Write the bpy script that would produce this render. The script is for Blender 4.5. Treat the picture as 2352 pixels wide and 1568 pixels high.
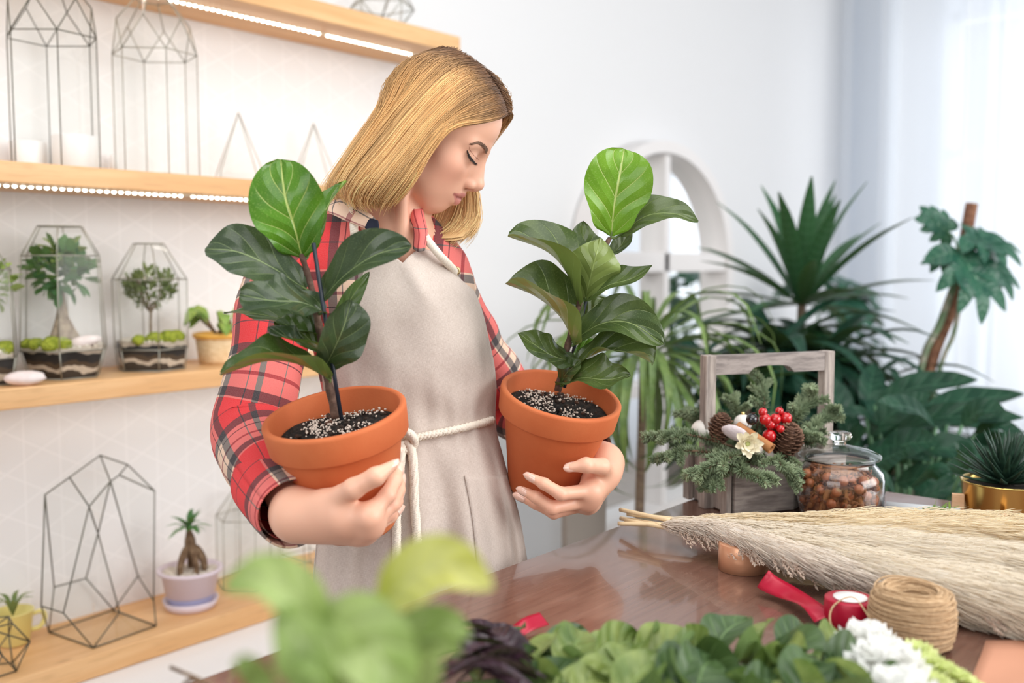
import bpy, math, random
import numpy as np
from mathutils import Vector, Matrix, noise as mnoise

for o in list(bpy.data.objects): bpy.data.objects.remove(o, do_unlink=True)
SC = bpy.context.scene
COL = SC.collection
PI = math.pi

# ------------------------------------------------------------------ camera
FPX = 2352 * 35 / 36.0
YAW, PITCH, CAMH = math.radians(39.6), math.radians(4.48), 1.32
CP = np.array([0, 0, CAMH])
FW = np.array([math.cos(YAW) * math.cos(PITCH), math.sin(YAW) * math.cos(PITCH), -math.sin(PITCH)])
RT = np.array([math.sin(YAW), -math.cos(YAW), 0.0])
UP = np.cross(RT, FW)
cam = bpy.data.cameras.new('camera')
cam.lens, cam.sensor_width, cam.clip_start, cam.clip_end = 35, 36, 0.02, 60
cam.dof.use_dof = True
cam.dof.focus_distance = 1.42
cam.dof.aperture_fstop = 2.7
co = bpy.data.objects.new('camera', cam)
COL.objects.link(co)
co.matrix_world = Matrix(((RT[0], UP[0], -FW[0], 0), (RT[1], UP[1], -FW[1], 0), (RT[2], UP[2], -FW[2], CAMH), (0, 0, 0, 1)))
SC.camera = co

# ------------------------------------------------------------------ light
vs = SC.view_settings
vs.view_transform, vs.look, vs.gamma, vs.use_curve_mapping, vs.exposure = 'Standard', 'None', 1.0, False, 0.0
W = bpy.data.worlds.new('daylight')
SC.world = W
W.use_nodes = True
W.node_tree.nodes['Background'].inputs[0].default_value = (0.93, 0.965, 1.0, 1)
W.node_tree.nodes['Background'].inputs[1].default_value = 0.62


def area(name, loc, target, sx, sy, power, col=(1, 1, 1)):
    l = bpy.data.lights.new(name, 'AREA')
    l.shape, l.size, l.size_y, l.energy, l.color = 'RECTANGLE', sx, sy, power, col
    o = bpy.data.objects.new(name, l)
    COL.objects.link(o)
    o.location = loc
    o.rotation_euler = (Vector(target) - Vector(loc)).to_track_quat('-Z', 'Y').to_euler()
    return o


area('window_daylight_side', (2.6, -3.0, 2.0), (1.2, 1.2, 1.2), 3.2, 2.0, 150, (1, 0.985, 0.96))
area('window_daylight_behind', (-2.2, 0.2, 2.2), (1.2, 1.5, 1.2), 2.4, 1.8, 42, (1, 0.985, 0.97))
area('overhead_fill_light', (.9, -.1, 2.95), (.9, .3, 0), 2.6, 2.2, 56, (1, .98, .95))  # added fill from above to brighten table and woman, no lamp there
area('window_daylight_curtain', (7.0, 0.4, 1.7), (4.0, 0.6, 1.2), 4.4, 2.6, 150, (0.95, 0.975, 1))

SC.cycles.max_bounces, SC.cycles.diffuse_bounces, SC.cycles.transparent_max_bounces = 16, 8, 32

# ------------------------------------------------------------------ pixel helpers (2352 x 1568 frame)
def ray(x, y): return FW + RT * ((x - 1176) / FPX) - UP * ((y - 784) / FPX)
def U(x, y, d): return CP + ray(x, y) * d
def UY(x, y, Y):
    r = ray(x, y); return CP + r * (Y / r[1])
def UX(x, y, X):
    r = ray(x, y); return CP + r * (X / r[0])
def UZ(x, y, Z):
    r = ray(x, y); return CP + r * ((Z - CAMH) / r[2])
def cdir(a, b, c): return RT * a + UP * b - FW * c      # right, up, towards the camera
def nrm(v):
    v = np.asarray(v, float); n = np.linalg.norm(v); return v / n if n > 1e-12 else v


# ------------------------------------------------------------------ materials
MATS = {}


def nodes_of(m):
    return m.node_tree.nodes, m.node_tree.links


def M(name, col=(.8, .8, .8), rough=.5, metal=0, spec=.5, var=None, bump=None, trans=0, ior=1.45, emit=None, coat=0, sheen=0, sss=0, transl=0, back=None, alpha=1):
    if name in MATS: return MATS[name]
    m = bpy.data.materials.new(name); m.use_nodes = True
    n, l = nodes_of(m)
    b = n['Principled BSDF']
    b.inputs['Base Color'].default_value = (*col, 1)
    b.inputs['Roughness'].default_value = rough
    b.inputs['Metallic'].default_value = metal
    b.inputs['Specular IOR Level'].default_value = spec
    b.inputs['Transmission Weight'].default_value = trans
    b.inputs['IOR'].default_value = ior
    b.inputs['Coat Weight'].default_value = coat
    b.inputs['Sheen Weight'].default_value = sheen
    if sss:
        b.inputs['Subsurface Weight'].default_value = sss
        b.inputs['Subsurface Radius'].default_value = (1, .35, .2)
        b.inputs['Subsurface Scale'].default_value = .008
    if emit:
        b.inputs['Emission Color'].default_value = (*emit[0], 1)
        b.inputs['Emission Strength'].default_value = emit[1]
    src = None
    tc = n.new('ShaderNodeTexCoord')
    if var:   # (scale, second colour, contrast lo, hi[, stretch])
        nz = n.new('ShaderNodeTexNoise'); nz.inputs['Scale'].default_value = var[0]; nz.inputs['Detail'].default_value = 5
        if len(var) > 4:
            mp = n.new('ShaderNodeMapping'); mp.inputs['Scale'].default_value = var[4]
            l.new(tc.outputs['Object'], mp.inputs[0]); l.new(mp.outputs[0], nz.inputs['Vector'])
        else: l.new(tc.outputs['Object'], nz.inputs['Vector'])
        cr = n.new('ShaderNodeValToRGB')
        cr.color_ramp.elements[0].position, cr.color_ramp.elements[1].position = var[2], var[3]
        cr.color_ramp.elements[0].color = (*col, 1); cr.color_ramp.elements[1].color = (*var[1], 1)
        l.new(nz.outputs[0], cr.inputs[0]); src = cr.outputs[0]
        l.new(src, b.inputs['Base Color'])
    if back:
        g = n.new('ShaderNodeNewGeometry'); mx = n.new('ShaderNodeMix'); mx.data_type = 'RGBA'
        l.new(g.outputs['Backfacing'], mx.inputs[0])
        if src: l.new(src, mx.inputs[6])
        else: mx.inputs[6].default_value = (*col, 1)
        mx.inputs[7].default_value = (*back, 1)
        src = mx.outputs[2]; l.new(src, b.inputs['Base Color'])
    if bump:  # (scale, strength, distance)
        nb = n.new('ShaderNodeTexNoise'); nb.inputs['Scale'].default_value = bump[0]; nb.inputs['Detail'].default_value = 4
        l.new(tc.outputs['Object'], nb.inputs['Vector'])
        bp = n.new('ShaderNodeBump'); bp.inputs['Strength'].default_value = bump[1]; bp.inputs['Distance'].default_value = bump[2]
        l.new(nb.outputs[0], bp.inputs['Height']); l.new(bp.outputs[0], b.inputs['Normal'])
    if transl:
        t = n.new('ShaderNodeBsdfTranslucent'); t.inputs[0].default_value = (*col, 1)
        if src: l.new(src, t.inputs[0])
        mx = n.new('ShaderNodeMixShader'); mx.inputs[0].default_value = transl
        l.new(b.outputs[0], mx.inputs[1]); l.new(t.outputs[0], mx.inputs[2])
        l.new(mx.outputs[0], n['Material Output'].inputs[0])
    MATS[name] = m
    return m


class NB:
    """tiny node builder: values are sockets or floats"""
    def __init__(s, m): s.m, (s.n, s.l) = m, nodes_of(m)
    def math(s, op, a, b=0.0, c=0.0):
        k = s.n.new('ShaderNodeMath'); k.operation = op
        for i, x in enumerate((a, b, c)):
            if isinstance(x, (int, float)): k.inputs[i].default_value = x
            else: s.l.new(x, k.inputs[i])
        return k.outputs[0]
    def step(s, x, lo, hi):
        k = s.n.new('ShaderNodeMapRange'); k.interpolation_type = 'SMOOTHSTEP'
        s.l.new(x, k.inputs[0]); k.inputs[1].default_value = lo; k.inputs[2].default_value = hi
        return k.outputs[0]
    def mix(s, f, a, b, mode='MIX'):
        k = s.n.new('ShaderNodeMix'); k.data_type = 'RGBA'; k.blend_type = mode
        for i, x in ((0, f), (6, a), (7, b)):
            if isinstance(x, (int, float)): k.inputs[i].default_value = x
            elif isinstance(x, tuple): k.inputs[i].default_value = (*x[:3], 1)
            else: s.l.new(x, k.inputs[i])
        return k.outputs[2]
    def noise(s, vec, scale, detail=4):
        k = s.n.new('ShaderNodeTexNoise'); k.inputs['Scale'].default_value = scale; k.inputs['Detail'].default_value = detail
        if vec is not None: s.l.new(vec, k.inputs['Vector'])
        return k.outputs[0]
    def coord(s, which='Object'):
        k = s.n.new('ShaderNodeTexCoord'); return k.outputs[which]
    def mapping(s, vec, scale=(1, 1, 1), rot=(0, 0, 0)):
        k = s.n.new('ShaderNodeMapping'); k.inputs['Scale'].default_value = scale; k.inputs['Rotation'].default_value = rot
        s.l.new(vec, k.inputs[0]); return k.outputs[0]
    def sep(s, vec):
        k = s.n.new('ShaderNodeSeparateXYZ'); s.l.new(vec, k.inputs[0]); return k.outputs
    def ramp(s, f, stops, const=False):
        k = s.n.new('ShaderNodeValToRGB'); r = k.color_ramp
        if const: r.interpolation = 'CONSTANT'
        while len(r.elements) < len(stops): r.elements.new(.5)
        for e, (p, c) in zip(r.elements, stops): e.position = p; e.color = (*c, 1)
        s.l.new(f, k.inputs[0]); return k.outputs[0]
    def bump(s, h, strength, dist):
        k = s.n.new('ShaderNodeBump'); k.inputs['Strength'].default_value = strength; k.inputs['Distance'].default_value = dist
        s.l.new(h, k.inputs['Height']); return k.outputs[0]
    def bsdf(s): return s.n['Principled BSDF']
    def set(s, key, v):
        i = s.bsdf().inputs[key]
        if isinstance(v, (int, float)): i.default_value = v
        elif isinstance(v, tuple): i.default_value = (*v, 1)
        else: s.l.new(v, i)


def wood(name, c1, c2, scale=3.0, stretch=(1, 14, 14), rough=.5, knots=True, coat=0, grain=.08):
    if name in MATS: return MATS[name]
    m = M(name, c1, rough, coat=coat); k = NB(m)
    v = k.mapping(k.coord('Object'), stretch)
    a = k.noise(v, scale, 6)
    k2 = k.noise(k.mapping(k.coord('Object'), tuple(q * 2.7 for q in stretch)), scale * 2.2, 3)
    c = k.mix(k.step(a, .35, .68), c1, c2)
    c = k.mix(k.math('MULTIPLY', k.step(k2, .52, .7), .35), c, tuple(q * .72 for q in c2))
    if knots:
        vo = k.n.new('ShaderNodeTexVoronoi'); vo.inputs['Scale'].default_value = 3.1
        k.l.new(k.mapping(k.coord('Object'), (1, 2.2, 2.2)), vo.inputs['Vector'])
        kn = k.math('SUBTRACT', 1.0, k.step(vo.outputs['Distance'], .03, .10))
        c = k.mix(k.math('MULTIPLY', kn, .55), c, (c2[0] * .45, c2[1] * .35, c2[2] * .3))
    k.set('Base Color', c)
    k.set('Normal', k.bump(a, grain, .002))
    return m


def thin_glass(name, tint=(.97, .985, .98), refl=.9, haze=0.0):
    """single sheet of clear glass: see-through with fresnel reflections"""
    if name in MATS: return MATS[name]
    m = bpy.data.materials.new(name); m.use_nodes = True
    n, l = nodes_of(m); n.remove(n['Principled BSDF'])
    t = n.new('ShaderNodeBsdfTransparent'); t.inputs[0].default_value = (*tint, 1)
    g = n.new('ShaderNodeBsdfGlossy'); g.inputs[0].default_value = (1, 1, 1, 1); g.inputs[1].default_value = .02
    fr = n.new('ShaderNodeFresnel'); fr.inputs[0].default_value = 1.45
    # a sheet seen from behind reflects like its front
    geo = n.new('ShaderNodeNewGeometry'); mi = n.new('ShaderNodeMath'); mi.operation = 'MULTIPLY'; mi.inputs[1].default_value = refl
    ior = n.new('ShaderNodeMapRange'); l.new(geo.outputs['Backfacing'], ior.inputs[0]); ior.inputs[3].default_value = 1.45; ior.inputs[4].default_value = 1 / 1.45
    l.new(ior.outputs[0], fr.inputs[0])
    l.new(fr.outputs[0], mi.inputs[0])
    mx = n.new('ShaderNodeMixShader'); l.new(mi.outputs[0], mx.inputs[0]); l.new(t.outputs[0], mx.inputs[1]); l.new(g.outputs[0], mx.inputs[2])
    out = mx.outputs[0]
    if haze:
        d = n.new('ShaderNodeBsdfDiffuse'); d.inputs[0].default_value = (.9, .92, .92, 1)
        m2 = n.new('ShaderNodeMixShader'); m2.inputs[0].default_value = haze; l.new(out, m2.inputs[1]); l.new(d.outputs[0], m2.inputs[2]); out = m2.outputs[0]
    l.new(out, n['Material Output'].inputs[0])
    MATS[name] = m
    return m


def leaf_mat(name, top, top2, vein, under, rough=.35, nveins=6.0, slant=1.1, transl=.18, veinw=.05, spec=.5, pucker=.6, midw=.035):
    """leaf with midrib and side veins; uv.x runs along the leaf, uv.y across"""
    if name in MATS: return MATS[name]
    m = M(name, top, rough, spec=spec); k = NB(m)
    u, v, _ = k.sep(k.coord('UV'))[:3]
    s = k.math('MULTIPLY', k.math('ABSOLUTE', k.math('SUBTRACT', v, .5)), 2.0)
    mid = k.math('SUBTRACT', 1.0, k.step(s, midw * .5, midw * 1.6))
    curve = k.math('SUBTRACT', k.math('MULTIPLY', u, nveins), k.math('MULTIPLY', k.math('POWER', s, .85), slant))
    fr = k.math('ABSOLUTE', k.math('SUBTRACT', k.math('FRACT', curve), .5))
    side = k.math('MULTIPLY', k.math('SUBTRACT', 1.0, k.step(fr, veinw * .4, veinw * 1.4)), k.math('SUBTRACT', 1.0, k.step(s, .55, .95)))
    ve = k.math('MAXIMUM', mid, k.math('MULTIPLY', side, .75))
    nz = k.noise(k.coord('Object'), 22, 4)
    base = k.mix(k.step(nz, .35, .65), top, top2)
    fine = k.noise(k.mapping(k.coord('UV'), (30, 12, 1)), 3.0, 3)
    base = k.mix(k.math('MULTIPLY', k.step(fine, .55, .62), .12), base, vein)
    face = k.mix(k.math('MULTIPLY', ve, .72), base, vein)
    und = k.mix(k.math('MULTIPLY', ve, .8), under, tuple(min(1, q * 1.5 + .03) for q in under))
    geo = k.n.new('ShaderNodeNewGeometry')
    c = k.mix(geo.outputs['Backfacing'], face, und)
    k.set('Base Color', c)
    hgt = k.math('ADD', k.math('MULTIPLY', fr, pucker), k.math('MULTIPLY', nz, .35))
    hgt = k.math('ADD', hgt, k.math('MULTIPLY', ve, -.25))
    k.set('Normal', k.bump(hgt, .65, .005))
    k.set('Roughness', rough)
    if transl:
        t = k.n.new('ShaderNodeBsdfTranslucent'); k.l.new(k.mix(.5, c, (.35, .55, .08)), t.inputs[0])
        mx = k.n.new('ShaderNodeMixShader'); mx.inputs[0].default_value = transl
        k.l.new(k.bsdf().outputs[0], mx.inputs[1]); k.l.new(t.outputs[0], mx.inputs[2])
        k.l.new(mx.outputs[0], k.n['Material Output'].inputs[0])
    return m


# ------------------------------------------------------------------ objects
ORG = {}


def thing(name, label, cat, loc, group=None):
    o = bpy.data.objects.new(name, None); COL.objects.link(o)
    o.empty_display_size = .05
    o.location = Vector([float(q) for q in loc]); ORG[o.name] = np.array(loc, float)
    tag(o, label, cat, group)
    return o


def tag(o, label=None, cat=None, group=None, kind=None):
    if label: o['label'] = label
    if cat: o['category'] = cat
    if group: o['group'] = group
    if kind: o['kind'] = kind
    return o


class MB:
    def __init__(s): s.v, s.f, s.uv, s.mi, s.col = [], [], [], [], []
    def add(s, v, f, uv=None, m=0, col=None):
        b = len(s.v)
        v = [tuple(map(float, p)) for p in v]
        s.v += v
        s.f += [tuple(int(i) + b for i in q) for q in f]
        s.mi += [m] * len(f)
        s.uv += [tuple(map(float, q)) for q in uv] if uv is not None else [(0., 0.)] * len(v)
        s.col += [tuple(map(float, q)) for q in col] if col is not None else [(1., 1., 1.)] * len(v)
        return s
    def box(s, c, size, R=None, m=0):
        c = np.array(c, float); h = np.array(size, float) / 2
        P = []
        for sx in (-1, 1):
            for sy in (-1, 1):
                for sz in (-1, 1):
                    q = h * (sx, sy, sz)
                    P.append(c + (np.asarray(R) @ q if R is not None else q))
        return s.add(P, [(0, 1, 3, 2), (4, 6, 7, 5), (0, 4, 5, 1), (2, 3, 7, 6), (0, 2, 6, 4), (1, 5, 7, 3)], m=m)
    def bar(s, a, b, w, h, hint=(0, 0, 1), m=0):
        a, b = np.array(a, float), np.array(b, float)
        t = nrm(b - a); x = nrm(np.cross(hint, t)); y = np.cross(t, x)
        return s.box((a + b) / 2, (w, h, np.linalg.norm(b - a)), np.array([x, y, t]).T, m)
    def tube(s, pts, r, n=8, m=0, cap=True, col=None, flat=1.0, hint=None):
        pts = [np.array(p, float) for p in pts]
        k = len(pts)
        rr = [r] * k if isinstance(r, (int, float)) else list(r)
        T = [nrm(pts[min(i + 1, k - 1)] - pts[max(i - 1, 0)]) for i in range(k)]
        x = np.array(hint, float) if hint is not None else (np.array([0, 0, 1.]) if abs(T[0][2]) < .9 else np.array([1., 0, 0]))
        V, F, UVs, C = [], [], [], []
        L = 0
        for i in range(k):
            x = nrm(x - T[i] * (x @ T[i])); y = np.cross(T[i], x)
            if i: L += np.linalg.norm(pts[i] - pts[i - 1])
            for j in range(n):
                a = 2 * PI * j / n
                V.append(pts[i] + (x * math.cos(a) * flat + y * math.sin(a)) * rr[i]); UVs.append((L, j / n))
                if col is not None: C.append(col[i])
        for i in range(k - 1):
            for j in range(n):
                F.append((i * n + j, i * n + (j + 1) % n, (i + 1) * n + (j + 1) % n, (i + 1) * n + j))
        if cap:
            F.append(tuple(range(n))[::-1]); F.append(tuple((k - 1) * n + j for j in range(n)))
        return s.add(V, F, UVs, m, C if col is not None else None)
    def lathe(s, prof, c, R=None, n=48, m=0, closed=False):
        """prof: (radius, height) pairs; axis +Z through c, turned by R"""
        c = np.array(c, float); R = np.eye(3) if R is None else np.asarray(R)
        V, F, UVs = [], [], []
        k = len(prof)
        for i, (r, h) in enumerate(prof):
            for j in range(n):
                a = 2 * PI * j / n
                V.append(c + R @ np.array([r * math.cos(a), r * math.sin(a), h])); UVs.append((j / n, i / max(1, k - 1)))
        for i in range(k - 1 if not closed else k):
            i2 = (i + 1) % k
            for j in range(n):
                F.append((i * n + j, i * n + (j + 1) % n, i2 * n + (j + 1) % n, i2 * n + j))
        return s.add(V, F, UVs, m)
    def ball(s, c, r, n=10, k=7, R=None, m=0, jit=0, rng=None, col=None):
        c = np.array(c, float); rad = np.array(r if hasattr(r, '__len__') else (r, r, r), float)
        R = np.eye(3) if R is None else np.asarray(R)
        V, F = [], []
        for i in range(1, k):
            t = PI * i / k
            for j in range(n):
                a = 2 * PI * j / n
                q = np.array([math.sin(t) * math.cos(a), math.sin(t) * math.sin(a), math.cos(t)]) * rad
                if jit: q = q * (1 + rng.uniform(-jit, jit))
                V.append(c + R @ q)
        V.append(c + R @ (rad * (0, 0, 1))); V.append(c + R @ (rad * (0, 0, -1)))
        top, bot = len(V) - 2, len(V) - 1
        for i in range(k - 2):
            for j in range(n):
                F.append((i * n + j, (i + 1) * n + j, (i + 1) * n + (j + 1) % n, i * n + (j + 1) % n))
        for j in range(n):
            F.append((top, j, (j + 1) % n)); F.append((bot, (k - 2) * n + (j + 1) % n, (k - 2) * n + j))
        return s.add(V, F, None, m, [col] * len(V) if col is not None else None)
    def grid(s, P, uv=None, m=0, closed_u=False, col=None):
        """P: rows x cols x 3"""
        P = np.asarray(P, float); a, b = P.shape[:2]
        F = []
        for i in range(a - 1 + (1 if closed_u else 0)):
            i2 = (i + 1) % a
            for j in range(b - 1): F.append((i * b + j, i * b + j + 1, i2 * b + j + 1, i2 * b + j))
        return s.add(P.reshape(-1, 3), F, None if uv is None else np.asarray(uv, float).reshape(-1, 2), m, None if col is None else np.asarray(col, float).reshape(-1, 3))
    def build(s, name, mats, parent=None, org=None, smooth=True, bevel=0, solid=0, subsurf=0, usecol=False):
        me = bpy.data.meshes.new(name)
        V = np.array(s.v, float).reshape(-1, 3)
        if parent is not None: org = ORG[parent.name]
        elif org is None:
            org = (V.min(0) + V.max(0)) / 2; org[2] = V[:, 2].min()
        me.from_pydata((V - org).tolist(), [], s.f)
        if not isinstance(mats, (list, tuple)): mats = [mats]
        for q in mats: me.materials.append(q)
        if any(s.mi): me.polygons.foreach_set('material_index', s.mi)
        if any(u != (0., 0.) for u in s.uv):
            L = me.uv_layers.new(name='UVMap')
            li = np.empty(len(me.loops), np.int32); me.loops.foreach_get('vertex_index', li)
            L.data.foreach_set('uv', np.array(s.uv, np.float32)[li].ravel())
        if usecol:
            a = me.color_attributes.new('tint', 'FLOAT_COLOR', 'POINT')
            c = np.ones((len(s.v), 4), np.float32); c[:, :3] = s.col
            a.data.foreach_set('color', c.ravel())
        if smooth: me.polygons.foreach_set('use_smooth', [True] * len(me.polygons))
        me.validate(); me.update()
        o = bpy.data.objects.new(name, me); COL.objects.link(o)
        ORG[o.name] = np.array(org, float)
        if parent is not None: o.parent = parent
        else: o.location = Vector([float(q) for q in org])
        if solid:
            q = o.modifiers.new('thickness', 'SOLIDIFY'); q.thickness = solid; q.offset = 0
        if bevel:
            q = o.modifiers.new('bevel', 'BEVEL'); q.width = bevel; q.segments = 2; q.limit_method = 'ANGLE'; q.angle_limit = .6
        if subsurf:
            q = o.modifiers.new('sub', 'SUBSURF'); q.levels = q.render_levels = subsurf
        return o


def rotm(axis, ang):
    a = nrm(axis); c, s = math.cos(ang), math.sin(ang)
    K = np.array([[0, -a[2], a[1]], [a[2], 0, -a[0]], [-a[1], a[0], 0]])
    return np.eye(3) + s * K + (1 - c) * K @ K


def frame_to(z, xhint=(1, 0, 0)):
    """rotation whose +Z column is z"""
    z = nrm(z); x = np.array(xhint, float); x = x - z * (x @ z)
    if np.linalg.norm(x) < 1e-6: x = np.array([0, 1., 0]) - z * z[1]
    x = nrm(x); return np.array([x, np.cross(z, x), z]).T


def spline(pts, n):
    """catmull-rom through pts, n samples"""
    P = [np.array(p, float) for p in pts]
    if len(P) == 2: return [P[0] + (P[1] - P[0]) * i / (n - 1) for i in range(n)]
    P = [2 * P[0] - P[1]] + P + [2 * P[-1] - P[-2]]
    out = []
    m = len(P) - 3
    for i in range(n):
        t = i / (n - 1) * m; k = min(int(t), m - 1); t -= k
        a, b, c, d = P[k:k + 4]
        out.append(.5 * (2 * b + (c - a) * t + (2 * a - 5 * b + 4 * c - d) * t * t + (3 * b - a - 3 * c + d) * t ** 3))
    return out


def lerp_tab(tab, t):
    """tab: (t, value...) rows, smooth interpolation"""
    for a, b in zip(tab[:-1], tab[1:]):
        if t <= b[0]:
            f = (t - a[0]) / (b[0] - a[0] + 1e-12); f = min(max(f, 0), 1)
            return [x + (y - x) * f for x, y in zip(a[1:], b[1:])]
    return list(tab[-1][1:])


SHAPES = {
    'fiddle': lambda u: (.10 + .90 * (max(0, math.sin(PI * min(1, (.06 + .94 * u) ** 1.25))) ** .62)) * (1 if u < .97 else .75) * min(1, u * 9 + .25) * (1 - .13 * math.exp(-((u - .27) / .12) ** 2)),
    'obovate': lambda u: (max(0, math.sin(PI * min(.999, u ** 1.2))) ** .8) * .98 + .02,
    'oval': lambda u: max(0, math.sin(PI * min(.998, .02 + .98 * u))) ** .75,
    'lance': lambda u: max(.015, (math.sin(PI * min(.995, .03 + .95 * u ** .8))) ** .9),
    'heart': lambda u: max(.01, (1 - u) ** .75 * min(1, (u * 7 + .25)) * 1.05),
    'strap': lambda u: min(1, .55 + 2.5 * u) * (1 - u ** 3.0) ** .8 + .01,
    'round': lambda u: math.sqrt(max(0, 1 - (2 * u - 1) ** 2)) * .99 + .01,
}


def leaf(mb, pts, width, nh, shape='oval', fold=.15, wave=0, wfreq=3, nl=16, nw=6, curl=0, m=0, seed=0, twist=0, col=None):
    """leaf blade: pts = midrib points in world space, width = full width, nh = rough blade normal"""
    mid = spline(pts, nl + 1)
    rng = random.Random(seed); ph = rng.uniform(0, 6)
    fn = SHAPES[shape]
    rows, uvs = [], []
    N = nrm(nh); N0 = N
    for i in range(nl + 1):
        u = i / nl
        T = nrm(mid[min(i + 1, nl)] - mid[max(i - 1, 0)])
        S = np.cross(T, N)
        if np.linalg.norm(S) < .05: S = np.cross(T, N0 + T * .01 + np.array([.01, .02, .03]))
        S = nrm(S); Nn = nrm(np.cross(S, T)); N = nrm(.6 * Nn + .4 * N0)
        if twist:
            R = rotm(T, twist * u); S = R @ S; Nn = R @ Nn
        w = width * .5 * fn(u)
        row, uvr = [], []
        for j in range(nw + 1):
            v = 2 * j / nw - 1
            av = abs(v)
            off = math.sin(fold) * av * w + curl * w * av * av
            off += wave * width * av * av * math.sin(wfreq * 2 * PI * u + ph + (1.3 if v > 0 else 0))
            row.append(mid[i] + S * (v * w * math.cos(fold)) + Nn * off)
            uvr.append((u, .5 + .5 * v))
        rows.append(row); uvs.append(uvr)
    return mb.grid(rows, uvs, m, col=None if col is None else np.tile(np.array(col, float), (nl + 1, nw + 1, 1)))


def rope_curve(mb, pts, r, n=120, turns=40, m=0):
    """twisted two-strand cord along pts"""
    P = spline(pts, n)
    for s in (0, 1, 2):
        Q = []
        x = np.array([.3, .2, 1.])
        for i, p in enumerate(P):
            T = nrm(P[min(i + 1, n - 1)] - P[max(i - 1, 0)])
            x = nrm(x - T * (x @ T)); y = np.cross(T, x)
            a = 2 * PI * (turns * i / (n - 1) + s / 3)
            Q.append(p + (x * math.cos(a) + y * math.sin(a)) * r * .48)
        mb.tube(Q, r * .6, 6, m)
    return mb
# ================================================================== the room
WY, WX = 2.34, 6.0           # long wall (y) and window wall (x)
m_wall = M('white_wall_paint', (.86, .855, .865), .85); 
k = NB(m_wall); oc = k.coord('Object'); ox, oy, oz = k.sep(oc)[:3]
lines = None
for ang in (0, PI / 3, -PI / 3):     # faint triangle lattice of the wallpaper behind the shelves
    d = k.math('ADD', k.math('MULTIPLY', ox, math.cos(ang) / .085), k.math('MULTIPLY', oz, math.sin(ang) / .085))
    f = k.math('ABSOLUTE', k.math('SUBTRACT', k.math('FRACT', d), .5))
    s = k.math('SUBTRACT', 1.0, k.step(f, .012, .03))
    lines = s if lines is None else k.math('MAXIMUM', lines, s)
papered = k.math('SUBTRACT', 1.0, k.step(ox, -.43, -.38))     # the papered part ends behind the woman
lines = k.math('MULTIPLY', lines, papered)
base = k.mix(papered, (.775, .775, .785), (.805, .797, .805))
k.set('Base Color', k.mix(k.math('MULTIPLY', lines, .9), base, (.87, .86, .87)))
m_white = M('white_paint', (.84, .84, .85), .45)
m_floor = wood('floor_boards', (.42, .36, .31), (.34, .29, .25), 2.0, (1, 9, 9), .45, False)

mb = MB(); mb.box((2.7, WY + .1, 1.5), (7.0, .2, 3.0)); tag(mb.build('wall_back', m_wall, org=(2.7, WY + .1, 0), smooth=False), kind='structure')
mb = MB(); mb.box((2.6, -.6, -.05), (8.6, 6.4, .1)); tag(mb.build('floor', m_floor, org=(2.6, -.6, -.1), smooth=False), kind='structure')
# window wall with two openings: (y0, y1, z0, z1)
opens = [(.95, 1.78, .45, 2.75), (-.75, .55, .45, 2.75)]
mb = MB()
ys = [2.54, 1.78, .95, .55, -.75, -2.0]
for a, b in zip(ys[:-1], ys[1:]):
    solid = not any(abs(a - q[1]) < .01 for q in opens)
    if solid: mb.box((WX + .1, (a + b) / 2, 1.5), (.2, a - b, 3.0))
    else:
        mb.box((WX + .1, (a + b) / 2, .225), (.2, a - b, .45)); mb.box((WX + .1, (a + b) / 2, 2.875), (.2, a - b, .25))
tag(mb.build('wall_right', M('cool_white_wall', (.74, .78, .84), .8), org=(WX + .1, .27, 0), smooth=False), kind='structure')
for i, (y0, y1, z0, z1) in enumerate(opens):
    w = bpy.data.objects.new('window_%d' % (i + 1), None); COL.objects.link(w)
    w.location = (WX + .12, (y0 + y1) / 2, z0); ORG[w.name] = np.array(w.location); w['kind'] = 'structure'
    mb = MB()
    for yy in (y0 + .03, y1 - .03, (y0 + y1) / 2): mb.box((WX + .12, yy, (z0 + z1) / 2), (.06, .06, z1 - z0))
    for zz in (z0 + .03, z1 - .03, z0 + 1.5): mb.box((WX + .12, (y0 + y1) / 2, zz), (.06, y1 - y0, .06))
    mb.build('window_frame', m_white, w, smooth=False)
    mb = MB(); mb.box((WX + .12, (y0 + y1) / 2, (z0 + z1) / 2), (.004, y1 - y0 - .1, z1 - z0 - .1)); mb.build('window_pane', thin_glass('window_glass', (.98, .99, 1)), w, smooth=False)
mb = MB(); mb.box((4.2, WY - .008, .04), (3.55, .016, .08)); tag(mb.build('baseboard_back', m_white, smooth=False), kind='structure')

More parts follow.
